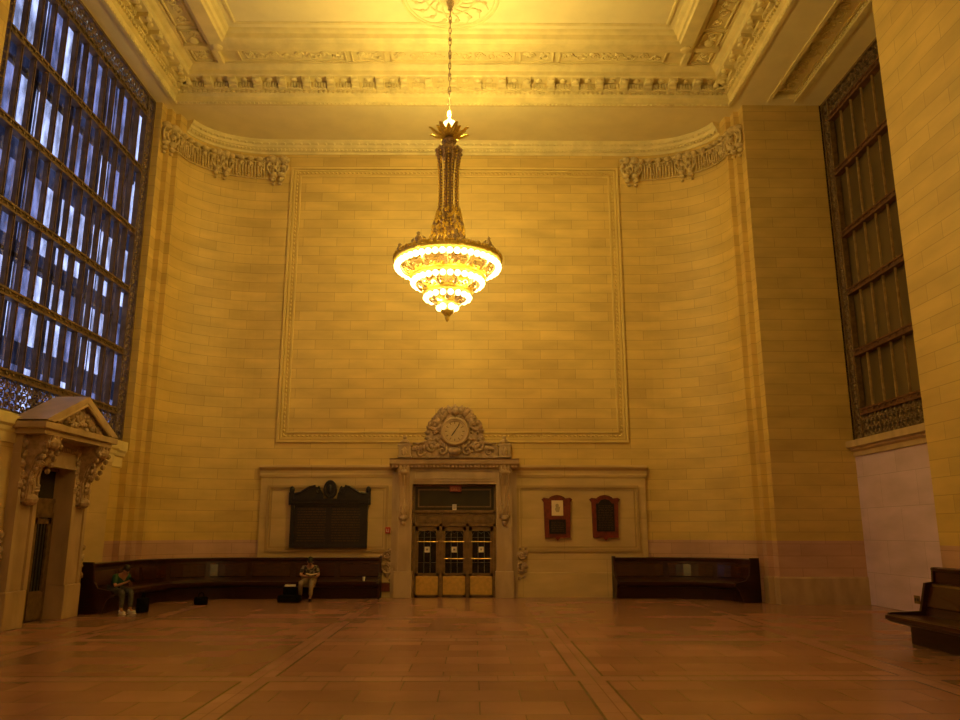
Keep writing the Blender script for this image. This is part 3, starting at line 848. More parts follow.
for (a, b, cn) in ((PO[0] - .65, PO[0], -1), (PO[1], PO[1] + .65, 1)):
    bm = BM(); box(bm, -8.72, XP, a, b, .7, 3.3, bev=.01)
    inn = (b - .1, b + .03) if cn < 0 else (a - .03, a + .1)
    box(bm, XP - .1, XP + .05, inn[0], inn[1], .7, 3.2)
    out = (a - .012, a + .1) if cn < 0 else (b - .1, b + .012)
    box(bm, XP - .1, XP + .04, out[0], out[1], .7, 3.2)
    rel(bm, t, 'jamb', 'portal')
    bm = BM(); box(bm, -8.72, XP + .07, a - (.04 if cn < 0 else .0), b + (.04 if cn > 0 else .0), 0, .7, bev=.02); rel(bm, t, 'plinth', 'portal')
    yc = (a + b) / 2
    bm = BM()
    prof = [(XP, 2.35), (XP + .1, 2.38), (XP + .12, 2.6), (XP + .1, 2.85), (XP + .2, 3.2), (XP + .42, 3.45), (XP + .48, 3.66), (XP - .3, 3.66), (XP - .3, 2.35)]
    prism(bm, prof, yc - .2, yc + .2, 'y') if False else None
    A = [bm.verts.new((p[0], yc - .2, p[1])) for p in prof]; B = [bm.verts.new((p[0], yc + .2, p[1])) for p in prof]
    bm.faces.new(A[::-1]); bm.faces.new(B)
    for i in range(len(prof)): bm.faces.new((A[i], A[(i + 1) % len(prof)], B[(i + 1) % len(prof)], B[i]))
    for e in (-.15, 0, .15): tube(bm, [(x + .01, yc + e, z) for x, z in prof[1:7]], .03, 5)
    ball(bm, (XP + .1, yc, 2.42), (.13, .2, .12), 10, 6); ball(bm, (XP + .4, yc, 3.52), (.12, .24, .13), 10, 6)
    for k in range(10):
        z = 2.6 + .09 * k; leaf(bm, (XP + .13 + max(0, (z - 2.9)) * .4, yc + rnd.uniform(-.08, .08), z), rnd.uniform(0, 2 * PI), .2, .07, 'x', .06, -1)
    for e in (-1, 1):
        for k in range(9): ball(bm, (XP + .05 + .05 * k * (k > 3), yc + e * .22, 2.5 + .12 * k), (.06, .04, .06), 6, 4)
        for k in range(5): leaf(bm, (XP + .02, yc + e * .3, 2.6 + .2 * k), R(90 + e * 30 * (k % 2)), .2, .07, 'x', .07, -1)
    rel(bm, t, 'bracket', 'portal2', smooth=False)
    # carved pendant beside the foot of the jamb
    bm = BM(); y_ = a - .2 if cn < 0 else b + .2; xc_ = XD + .02
    for k in range(14): leaf(bm, (xc_, y_ + rnd.uniform(-.08, .08), .5 + .09 * k), rnd.uniform(0, 2 * PI), .2, .07, 'x', .08, -1)
    for k in range(18): ball(bm, (xc_ + .03, y_ + rnd.uniform(-.14, .14), rnd.uniform(.4, 1.7)), (.06, .05, .05), 6, 4)
    scroll(bm, (xc_ + .05, y_, .8), .16, 1.3, .045, 'x', cn); scroll(bm, (xc_ + .05, y_, 1.3), .13, 1.3, .04, 'x', -cn)
    rel(bm, t, 'carved_foliage', 'portal2', smooth=True)
bm = BM(); box(bm, -8.72, XP, PO[0] - .02, PO[1] + .02, 3.15, 3.3); box(bm, XL, XP, PO[0] - .65, PO[1] + .65, 3.3, 3.68)
box(bm, XP, XP + .04, PO[0] - .05, PO[1] + .05, 3.12, 3.2)
for k in range(20): box(bm, XP, XP + .05, PO[0] + .05 + k * .073, PO[0] + .09 + k * .073, 3.46, 3.56)
rel(bm, t, 'lintel', 'portal')
PY0, PY1, PYC = 14.87, 17.95, 16.41
XF = XP + .46
bm = BM(); box(bm, XL, XF, PY0 + .12, PY1 - .12, 3.66, 3.76); box(bm, XL, XF + .08, PY0, PY1, 3.76, 3.89, bev=.015)
# raking slopes
ap = 4.62
for s, ye in ((-1, PY0), (1, PY1)):
    pts = [(ye, 3.92), (PYC, ap), (PYC, ap - .15), (ye - s * .3, 3.90)]
    A = [bm.verts.new((-8.3, p[0], p[1])) for p in pts]; B = [bm.verts.new((XF + .08, p[0], p[1])) for p in pts]
    bm.faces.new(A[::-1]); bm.faces.new(B)
    for i in range(4): bm.faces.new((A[i], A[(i + 1) % 4], B[(i + 1) % 4], B[i]))
    tube(bm, [(XF + .06, ye - s * .42, 3.93), (XF + .06, PYC, ap - .19)], .03, 6)
rel(bm, t, 'pediment', 'portal')
bm = BM()
prism(bm, [(PY0 + .3, 3.9), (PYC, ap - .12), (PY1 - .3, 3.9)], -8.18, XF - .1, 'x')
rel(bm, t, 'tympanum', 'portal')
bm = BM()
torus(bm, (XF - .08, PYC, 4.2), .16, .05, 'x', 18, 6); ball(bm, (XF - .08, PYC, 4.2), (.06, .11, .12), 8, 5)
for k in range(40):
    u_ = rnd.uniform(-1, 1); z = 3.96 + rnd.random() * (1 - abs(u_)) * .55
    y = PYC + u_ * 1.05
    if abs(y - PYC) < .2 and z > 4.05: continue
    leaf(bm, (XF - .09, y, z), rnd.uniform(0, 2 * PI), .17, .055, 'x', .09, -1)
for k in range(30):
    u_ = rnd.uniform(-1, 1); z = 3.96 + rnd.random() * (1 - abs(u_)) * .5
    ball(bm, (XF - .07, PYC + u_ * 1.0, z), (.06, .045, .045), 6, 4)
for s in (-1, 1):
    scroll(bm, (XF - .05, PYC + s * .42, 4.12), .14, 1.3, .035, 'x', s); scroll(bm, (XF - .05, PYC + s * .74, 4.02), .09, 1.2, .03, 'x', -s)
rel(bm, t, 'tympanum_carving', 'portal2', smooth=True)

d2 = structure(empty('door_2', (-8.52, 16.475, 0)), 'dark bronze side door with glazed leaves in the left doorway', 'door')
bm = BM()
for a, b in ((-.75, -.67), (.67, .75), (-.04, .04)): box(bm, -.05, .05, a, b, 0, 2.1)
box(bm, -.05, .05, -.75, .75, 2.1, 2.2); box(bm, -.05, .05, -.75, .75, 2.42, 2.5); box(bm, -.05, .05, -.75, .75, 3.08, 3.15)
box(bm, -.02, .03, -.7, .7, 2.2, 2.42)
link('door_frame', bm, 'bronze', d2)
bm = BM(); box(bm, -.03, -.01, -.72, .72, 2.5, 3.1); link('transom_glass', bm, 'transom', d2)
for s in (-1, 1):
    lf = empty('door_leaf', (0, s * .355, 0), 0, d2)
    bm = BM(); box(bm, -.03, .04, -.31, -.22, .02, 2.08); box(bm, -.03, .04, .22, .31, .02, 2.08); box(bm, -.03, .04, -.31, .31, .02, .6); box(bm, -.03, .04, -.31, .31, 1.97, 2.08)
    link('stile_frame', bm, 'bronze', lf)
    bm = BM(); box(bm, -.02, .0, -.23, .23, .6, 1.98); link('door_glass', bm, 'doorglass', lf)
    bm = BM()
    for q in (-.12, 0, .12): box(bm, 0, .02, q - .008, q + .008, .6, 1.98)
    link('glass_grille', bm, bpy.data.materials['steel_grille'], lf)
    bm = BM(); box(bm, .04, .052, -.28, .28, .06, .56); link('kick_plate', bm, 'bronze', lf)
bm = BM(); box(bm, -8.86, -8.8, 15.0, 18.1, 0, 4.0)
structure(link('wall_doorway', bm, 'dark'), 'dark back of the left doorway', 'wall')

# ------------------------------------------------------------------ benches
def bench_prof(k=1., kd=1.):
    return [(0.0, 0), (.42 * k, 0), (.42 * k, .30), (.62 * k, .34), (.69 * k, .38), (.72 * k, .42), (.72 * k, .465), (.68 * k, .485), (.3, .46), (.27, .5), (.2, 1.0), (.22, 1.03), (.22, 1.09), (.0, 1.10)]
def resample(path, step):
    out = [path[0]]
    for a, b in zip(path, path[1:]):
        n = max(1, int(math.dist(a, b) / step))
        for i in range(1, n + 1): out.append((a[0] + (b[0] - a[0]) * i / n, a[1] + (b[1] - a[1]) * i / n))
    return out
def bench(path, label, zb=0, k=1., npan=5, prof=None):
    c = path[len(path) // 2]; o = empty('wall_bench', (c[0], c[1], 0)); tag(o, label, 'bench', 'dark walnut benches along the walls')
    P = prof or bench_prof(k)
    base = [P[0], (P[1][0], 0), (P[2][0], .30), (0, .30)]
    bm = BM(); sweep(bm, path, base, solid=True); rel(bm, o, 'base', 'wood')
    bm = BM(); sweep(bm, path, [(0, .30)] + P[2:9] + [(0, .46)], solid=True); rel(bm, o, 'seat', 'wood')
    bm = BM(); sweep(bm, path, [(0, .46)] + P[8:], solid=True); rel(bm, o, 'backrest', 'wood')
    cum = [0]
    for a, b in zip(path, path[1:]): cum.append(cum[-1] + math.dist(a, b))
    T = cum[-1]
    ns = normals(path)
    def pt(s, d, z):
        s = max(0, min(T, s)); i = 0
        while i < len(path) - 2 and s > cum[i + 1]: i += 1
        t = (s - cum[i]) / (cum[i + 1] - cum[i]); q = Vector(path[i]).lerp(Vector(path[i + 1]), t); n_ = ns[i].lerp(ns[i + 1], t)
        return Vector((q.x + n_.x * d, q.y + n_.y * d, z))
    bd = P[9][0]; td = P[10][0]
    def dz(z): return bd + (td - bd) * (z - .5) / .5
    for k_ in range(npan):
        s0 = T * (k_ + .0) / npan + .08; s1 = T * (k_ + 1) / npan - .08
        bm = BM(); rows = []; n = max(2, int((s1 - s0) / .2))
        z0, z1 = .57, .95
        for i in range(n + 1):
            s = s0 + (s1 - s0) * i / n
            rows.append([bm.verts.new(pt(s, dz(z0) - .01, z0)), bm.verts.new(pt(s, dz(z0) + .022, z0 + .03)), bm.verts.new(pt(s, dz(z1) + .022, z1 - .03)), bm.verts.new(pt(s, dz(z1) - .01, z1))])
        for A, B in zip(rows, rows[1:]):
            for j in range(3): bm.faces.new((A[j], B[j], B[j + 1], A[j + 1]))
        bm.faces.new(rows[0]); bm.faces.new(rows[-1][::-1])
        rel(bm, o, 'back_panel', 'woodpanel')
    for s in (.03, T - .03):
        bm = BM(); e = .035
        pr = [(0, 0), (.5 * k, 0), (.62 * k, .3), (.74 * k, .42), (.7 * k, .5), (.4 * k, .56), (.3, .7), (.26, 1.06), (.24, 1.13), (0, 1.13)]
        if prof: pr = [(0, 0), (.55, 0), (.6, .28), (.95, .36), (.98, .42), (.95, .5), (.42, .52), (.3, .97), (.16, .99), (.14, 1.22), (0, 1.22)]
        A = [bm.verts.new(pt(s - e, d, z)) for d, z in pr]; B = [bm.verts.new(pt(s + e, d, z)) for d, z in pr]
        bm.faces.new(A); bm.faces.new(B[::-1])
        for i in range(len(pr)): bm.faces.new((A[i], A[(i + 1) % len(pr)], B[(i + 1) % len(pr)], B[i]))
        rel(bm, o, 'end_panel', 'wood')
    return o
bR = resample([(8.12, 21.0)] + [(5.75 + (x - 5.75) * .965, 21.1 + (y - 21.1) * .96) for x, y in ARC[1:]] + [(4.55, YB - .09)], .3)
bench(bR, 'dark walnut curved wall bench in the right rear corner', npan=3)
bL = resample([(-1.98, YB - .09)] + [(-(5.75 + (x - 5.75) * .965), 21.1 + (y - 21.1) * .96) for x, y in ARC[1:][::-1]] + [(-8.1, 21.1), (-8.2, 20.4), (-8.25, 18.25)], .3)
bench(bL, 'very long dark walnut bench wrapping the left rear corner', npan=8)
fp = [(0, 0), (.6, 0), (.6, .28), (.86, .33), (.96, .37), (1.0, .41), (1.0, .455), (.95, .475), (.36, .45), (.34, .5), (.2, .95), (.2, .96), (.16, .97), (.0, .97)]
fb = bench([(XW - .0, 9.2), (XW - .0, 11.5), (XW - .0, 13.45)], 'dark wooden bench in the right foreground against the near pier', npan=3, prof=fp)
bm = BM(); sweep(bm, [(XW, 9.2), (XW, 13.45)], [(0, .96), (.13, .96), (.12, 1.16), (.15, 1.17), (.15, 1.21), (0, 1.22)], solid=True); rel(bm, fb, 'top_rail', 'wood')

# ------------------------------------------------------------------ plaques and wall fittings
yd = YB - .13
def text_lines(bm, x0, x1, z0, z1, n, y, seed=1):
    r_ = random.Random(seed); h = (z1 - z0) / n
    for i in range(n):
        z = z1 - (i + .5) * h; x = x0 + r_.uniform(0, .04)
        while x < x1 - .02:
            w_ = r_.uniform(.03, .12); box(bm, x, min(x + w_, x1), y - .008, y, z - h * .2, z + h * .2); x += w_ + .025
o = empty('memorial_board', (-3.52, yd, 1.36)); tag(o, 'large black carved memorial board with swan neck top above the bench', 'wall plaque')
bm = BM()
W_ = 1.1
box(bm, -W_, W_, -.07, .02, 0, 1.28)
wall_frame(bm, -W_, W_, 0, 1.28, .1, .05, -.07)
wall_frame(bm, -W_ - .03, W_ + .03, 1.25, 1.38, .05, .09, -.07); box(bm, -W_ - .06, W_ + .06, -.13, .02, 1.26, 1.36)
link('board_frame', bm, 'black', o)
bm = BM()
for s in (-1, 1):
    up = [(s * 1.12, 1.36), (s * 1.12, 1.44), (s * .85, 1.47), (s * .6, 1.58), (s * .45, 1.62), (s * .32, 1.60), (s * .22, 1.48), (s * .2, 1.36)]
    prism(bm, up, -.1, .0)
    scroll(bm, (s * .35, -.1, 1.54), .08, 1.2, .025, 'y', s, PI / 2)
    tube(bm, [(s * 1.1, -.09, 1.46), (s * .85, -.1, 1.49), (s * .6, -.1, 1.6), (s * .42, -.1, 1.63)], .03, 6)
    box(bm, s * 1.1 - .07, s * 1.1 + .07, -.12, .0, 1.2, 1.5); ball(bm, (s * 1.1, -.06, 1.55), (.075, .07, .08), 8, 5)
prism(bm, [(.19 * math.cos(2 * PI * k / 20), 1.56 + .19 * math.sin(2 * PI * k / 20)) for k in range(20)], -.13, 0)
torus(bm, (0, -.13, 1.56), .16, .025, 'y', 20, 5); ball(bm, (0, -.13, 1.56), (.08, .04, .1), 8, 5)
for v in bm.verts:
    if v.co.z > 1.36: v.co.z = 1.36 + (v.co.z - 1.36) * 1.4
link('crest', bm, 'black', o)
bm = BM()
for i in range(2): text_lines(bm, -.92 + i * .98, -.1 + i * .98, .16, 1.12, 13, -.07, 4 + i)
link('raised_lettering', bm, 'plaqueline', o)

def small_plaque(xc, label, variant):
    o = empty('wall_plaque', (xc, yd, 1.64)); tag(o, label, 'wall plaque', 'red wooden plaques right of the doors')
    bm = BM(); w_ = .365
    pts = [(-w_, .0), (w_, 0), (w_ + .02, 1.0), (w_ + .08, 1.08), (w_ + .02, 1.12), (w_ - .12, 1.1), (.2, 1.14), (.12, 1.18), (0, 1.2), (-.12, 1.18), (-.2, 1.14), (-w_ + .12, 1.1), (-w_ - .02, 1.12), (-w_ - .08, 1.08), (-w_ - .02, 1.0)]
    prism(bm, pts, -.05, .02)
    prism(bm, [(-.09, .01), (.09, .01), (.03, -.05), (0, -.09), (-.03, -.05)], -.05, .0)
    tube(bm, [(p[0] * .97, -.05, p[1] - .01) for p in pts[3:14]], .022, 5)
    link('backboard', bm, 'redwood', o)
    if variant:
        bm = BM(); box(bm, -.16, .17, -.07, -.05, .62, 1.05); link('portrait_sheet', bm, 'poster', o)
        bm = BM(); ball(bm, (.0, -.07, .9), (.05, .006, .06), 10, 6)
        prism(bm, [(-.03, .72), (.05, .72), (.09, .88), (.05, .86), (-.04, .86), (-.07, .8)], -.074, -.069)
        link('drawn_figure', bm, mat('faded_drawing', (.42, .34, .2), .8), o)
        bm = BM(); box(bm, -.23, .23, -.075, -.05, .12, .5); wall_frame(bm, -.24, .24, .11, .51, .02, .03, -.06); link('nameplate', bm, 'plaque', o)
        bm = BM(); text_lines(bm, -.19, .19, .16, .46, 6, -.075, 9); link('raised_lettering', bm, 'plaqueline', o)
    else:
        bm = BM(); box(bm, -.26, .26, -.075, -.05, .18, .96); prism(bm, [(-.2, .96), (.2, .96), (.12, 1.06), (0, 1.09), (-.12, 1.06)], -.075, -.05)
        link('nameplate', bm, 'plaque', o)
        bm = BM(); text_lines(bm, -.22, .22, .22, .92, 15, -.075, 10); link('raised_lettering', bm, 'plaqueline', o)
small_plaque(3.02, 'red wooden wall plaque with a pale portrait above a black nameplate', True)
small_plaque(4.4, 'red wooden wall plaque filled by one tall black nameplate', False)

o = empty('fire_alarm_pull', (-1.84, yd + .02, 1.84)); tag(o, 'small red fire alarm pull station left of the central doors', 'fire alarm')
bm = BM(); box(bm, -.07, .07, -.05, .02, -.08, .1, bev=.008); link('alarm_box', bm, 'red', o)
bm = BM(); box(bm, -.035, -.02, -.062, -.05, -.03, .05); box(bm, .02, .035, -.062, -.05, -.03, .05); box(bm, -.035, .035, -.062, -.05, -.04, -.025); link('white_handle', bm, 'white', o)
o = empty('wall_vent', (-1.9, YB - .12, .28)); tag(o, 'small dark metal vent grille low beside the left bench end', 'vent')
bm = BM(); wall_frame(bm, -.17, .17, -.13, .13, .02, .02, 0); link('vent_frame', bm, 'bronze', o)
bm = BM(); box(bm, -.15, .15, -.005, .01, -.11, .11)
for k in range(6): box(bm, -.15, .15, -.015, -.005, -.1 + k * .036, -.085 + k * .036)
link('vent_slats', bm, 'redwood', o)
o = empty('wall_outlet', (XR - .0, 18.3, .3)); tag(o, 'small dark electrical outlet on the pink marble wall', 'outlet')
bm = BM(); box(bm, -.02, 0, -.11, .11, -.09, .09, bev=.004); link('cover_plate', bm, 'bronze', o)
for q in (-.05, .05):
    bm = BM(); box(bm, -.026, -.018, q - .03, q + .03, -.03, .03); link('socket', bm, 'black', o)

# ------------------------------------------------------------------ chandelier
M['bulb'] = emis('glowing_bulb', (1., .80, .42), 1); M['bulb'].cycles.emission_sampling = 'NONE'
bn = M['bulb'].node_tree.nodes['Principled BSDF']
bn.inputs['Emission Strength'].default_value = BULB = 6.
bn.inputs['Emission Color'].default_value = (1., .74, .30, 1)
CH = empty('chandelier', (0, 17.2, 6.5)); tag(CH, 'huge gilt chandelier with glowing tiers of globe bulbs on a long chain', 'chandelier')
oz = 6.5
def cpart(nm, bm, m, parent=None, **k):
    bmesh.ops.translate(bm, verts=bm.verts, vec=Vector((0, 0, -oz))); return link(nm, bm, m, parent or CH, **k)
bm = BM()
z = 14.98; i = 0
while z > 11.55:
    pts = []
    for k in range(10):
        a = 2 * PI * k / 10; u_, v_ = .032 * math.cos(a), .1 * math.sin(a)
        pts.append((u_, 0, z - .09 + v_) if i % 2 else (0, u_, z - .09 + v_))
    tube(bm, pts, .012, 5, closed=True)
    if i % 3 == 0: ball(bm, (0, 0, z - .17), (.045, .045, .06), 8, 5)
    z -= .165; i += 1
lathe(bm, (0, 0, 14.72), [(.02, -.1), (.07, -.06), (.05, 0), (.09, .06), (.11, .2), (.15, .27)], 12)
cpart('chain', bm, 'agold', smooth=True)
bm = BM()
lathe(bm, (0, 0, 11.2), [(.03, .42), (.05, .36), (.04, .28), (.08, .2), (.14, .12), (.1, .05), (.12, 0)], 14)
for k in range(16):
    a = 2 * PI * k / 16; rr = 1 if k % 2 else .78
    c_, s_ = math.cos(a), math.sin(a)
    pts = [(c_ * r_ * rr, s_ * r_ * rr, 11.14 + h_) for r_, h_ in ((.08, 0), (.2, .02), (.34, .07), (.46, .15), (.52, .16))]
    tube(bm, pts, [.03, .06, .075, .05, .02], 6, flat=.4)
for k in range(12):
    a = 2 * PI * k / 12 + .2; ball(bm, (.2 * math.cos(a), .2 * math.sin(a), 11.2), .04, 6, 4)
cpart('leaf_crown', bm, 'gold', smooth=True)
bm = BM()
lathe(bm, (0, 0, 10.8), [(.10, .32), (.16, .26), (.18, .2), (.12, .14), (.16, .08), (.24, .03), (.26, -.05), (.2, -.1)], 18)
cpart('neck', bm, 'agold', smooth=True)
bm = BM()
lathe(bm, (0, 0, 0), [(.06, 10.75), (.07, 9.4), (.12, 9.1), (.16, 8.9), (.1, 8.6), (.14, 8.3), (.2, 8.1), (.12, 7.9), (.1, 7.4), (.14, 7.2), (.08, 6.95)], 14)
cpart('centre_stem', bm, 'agold', smooth=True)
for k in range(8):
    a = 2 * PI * (k + .5) / 8; c_, s_ = math.cos(a), math.sin(a)
    bm = BM()
    pr = [(.22, 10.86), (.27, 10.78), (.26, 10.6), (.21, 10.3), (.19, 9.8), (.21, 9.4), (.25, 9.1), (.29, 8.9), (.32, 8.72), (.38, 8.52), (.50, 8.34), (.72, 8.18), (.95, 8.08)]
    tube(bm, [(c_ * r_, s_ * r_, z_) for r_, z_ in pr], [.04, .05, .04, .035, .03, .03, .035, .05, .045, .04, .035, .03, .03], 6)
    ball(bm, (c_ * .29, s_ * .29, 10.74), .065, 8, 5); ball(bm, (c_ * .32, s_ * .32, 8.85), .07, 8, 5)
    cpart('strap_arm', bm, 'agold', smooth=True)
# beaded strings and crystal sprays
bm = BM()
for k in range(16):
    a = 2 * PI * k / 16; c_, s_ = math.cos(a), math.sin(a)
    for j in range(26):
        z = 10.7 - j * .078; r_ = .25 - .05 * math.sin(PI * min(1, (10.7 - z) / 1.9)); ball(bm, (c_ * (r_ + .03), s_ * (r_ + .03), z), .024, 5, 3)
for k in range(190):
    a = rnd.uniform(0, 2 * PI); z = rnd.uniform(8.4, 9.25); r_ = .27 + .2 * (9.25 - z) / .8 * rnd.uniform(.5, 1)
    ball(bm, (r_ * math.cos(a), r_ * math.sin(a), z), (.035, .035, .05), 5, 4)
cpart('crystal_beads', bm, 'gold')['kind'] = 'stuff'
TI = [(1.18, 7.82, 46, .076), (.80, 7.44, 30, .074), (.50, 7.08, 18, .072), (.19, 6.84, 6, .08)]
bulb_me = None
def bulb_mesh(r):
    bm = BM(); lathe(bm, (0, 0, 0), [(r * .2, r * .95), (r * .45, r * .85), (r * .8, r * .55), (r, 0), (r * .86, -r * .55), (r * .5, -r * .9), (r * .1, -r * 1.04)], 10)
    me = bpy.data.meshes.new('bulb'); bm.normal_update(); bmesh.ops.recalc_face_normals(bm, faces=bm.faces); bm.to_mesh(me); bm.free(); me.materials.append(M['bulb'])
    for p in me.polygons: p.use_smooth = True
    return me
for i, (rt, zt_, nb, br_) in enumerate(TI):
    bm = BM()
    lathe(bm, (0, 0, zt_), [(rt - .05, .09), (rt - .07, .13), (rt - .02, .2), (rt + .06, .2), (rt + .09, .14), (rt + .04, .09), (rt - .05, .09)], 48, caps=False)
    for k in range(nb):
        a = 2 * PI * k / nb; ball(bm, ((rt + .07) * math.cos(a), (rt + .07) * math.sin(a), zt_ + .2), (.04, .04, .05), 6, 4)
        lathe(bm, (rt * math.cos(a), rt * math.sin(a), zt_ + .06), [(.025, 0), (.035, .03), (.03, .05)], 6)
    tier = cpart('light_tier', bm, 'gold', smooth=True)
    me = bulb_mesh(br_)
    for k in range(nb):
        a = 2 * PI * k / nb
        b = bpy.data.objects.new('bulb', me); col.objects.link(b); b.parent = tier; b.location = (rt * math.cos(a), rt * math.sin(a), zt_ - oz)
# basket between tiers: swags and leaf brackets
bm = BM()
for (r0, z0, r1, z1, n) in ((1.12, 7.98, .8, 7.62, 12), (.76, 7.58, .5, 7.26, 10), (.46, 7.22, .2, 7.0, 8)):
    for k in range(n):
        a = 2 * PI * k / n; c_, s_ = math.cos(a), math.sin(a)
        pts = [(c_ * (r0 + (r1 - r0) * t + .05 * math.sin(t * PI)), s_ * (r0 + (r1 - r0) * t + .05 * math.sin(t * PI)), z0 + (z1 - z0) * t - .1 * math.sin(PI * t)) for t in (0, .25, .5, .75, 1)]
        tube(bm, pts, [.03, .045, .035, .045, .025], 6)
        for j in range(5):
            aa = a + (j - 2) * .07; t = .2 + .15 * j; ball(bm, (math.cos(aa) * (r0 + (r1 - r0) * t), math.sin(aa) * (r0 + (r1 - r0) * t), z0 + (z1 - z0) * t), .04, 6, 4)
for k in range(12):
    a = 2 * PI * k / 12; tube(bm, [(1.1 * math.cos(a), 1.1 * math.sin(a), 7.97), (.6 * math.cos(a), .6 * math.sin(a), 8.03), (.15 * math.cos(a), .15 * math.sin(a), 8.1)], .018, 5)
cpart('scroll_basket', bm, 'agold', smooth=True)
# figures round the rim
for k in range(8):
    a = 2 * PI * (k + .25) / 8; c_, s_ = math.cos(a), math.sin(a); x, y = 1.13 * c_, 1.13 * s_
    bm = BM()
    lathe(bm, (x, y, 8.0), [(.07, 0), (.09, .05), (.05, .1), (.08, .16), (.07, .2), (.03, .26), (.045, .3), (.01, .34)], 10)
    for e in (-1, 1):
        tx, ty = -s_ * e, c_ * e
        tube(bm, [(x + tx * .05, y + ty * .05, 8.04), (x + tx * .13, y + ty * .13, 8.08), (x + tx * .17, y + ty * .17, 8.16), (x + tx * .12, y + ty * .12, 8.2)], [.03, .035, .03, .015], 6)
    cpart('rim_finial', bm, 'crystal', smooth=True)
bm = BM()
for k in range(60):
    a = 2 * PI * k / 60; ball(bm, (1.2 * math.cos(a), 1.2 * math.sin(a), 8.04 + .02 * (k % 2)), (.045, .045, .05), 6, 4)
cpart('rim_beading', bm, 'gold', smooth=True)
bm = BM()
lathe(bm, (0, 0, 6.72), [(.17, .1), (.15, .02), (.09, -.04), (.05, -.08), (.06, -.12), (.02, -.2)], 14)
cpart('bottom_finial', bm, 'gold', smooth=True)
me = bulb_mesh(.065)
for dx, dz_ in ((-.08, 11.45), (.09, 11.47)):
    b = bpy.data.objects.new('crown_bulb', me); col.objects.link(b); b.parent = CH; b.location = (dx, -.1, dz_ - oz)

# ------------------------------------------------------------------ people
def skin_mesh(name, pts, edges, m, parent, sub=2, root=0):
    """pts: {name: (co, rx, ry)}; one skinned, smoothed surface grown along the edges"""
    ks = list(pts); me = bpy.data.meshes.new(name)
    me.from_pydata([pts[k][0] for k in ks], [(ks.index(a), ks.index(b)) for a, b in edges], [])
    o = bpy.data.objects.new(name, me); col.objects.link(o)
    md = o.modifiers.new('skin', 'SKIN'); md.use_smooth_shade = True
    if not me.skin_vertices: 
        bm_ = bmesh.new(); bm_.from_mesh(me); bm_.verts.layers.skin.verify(); bm_.to_mesh(me); bm_.free()
    for i, k in enumerate(ks):
        sv = me.skin_vertices[0].data[i]; sv.radius = (pts[k][1], pts[k][2]); sv.use_root = (i == root)
    sd = o.modifiers.new('sub', 'SUBSURF'); sd.levels = sub; sd.render_levels = sub
    me.materials.append(M[m]); o.parent = parent
    return o
def lerp(a, b, t): return tuple(a[i] + (b[i] - a[i]) * t for i in range(3))
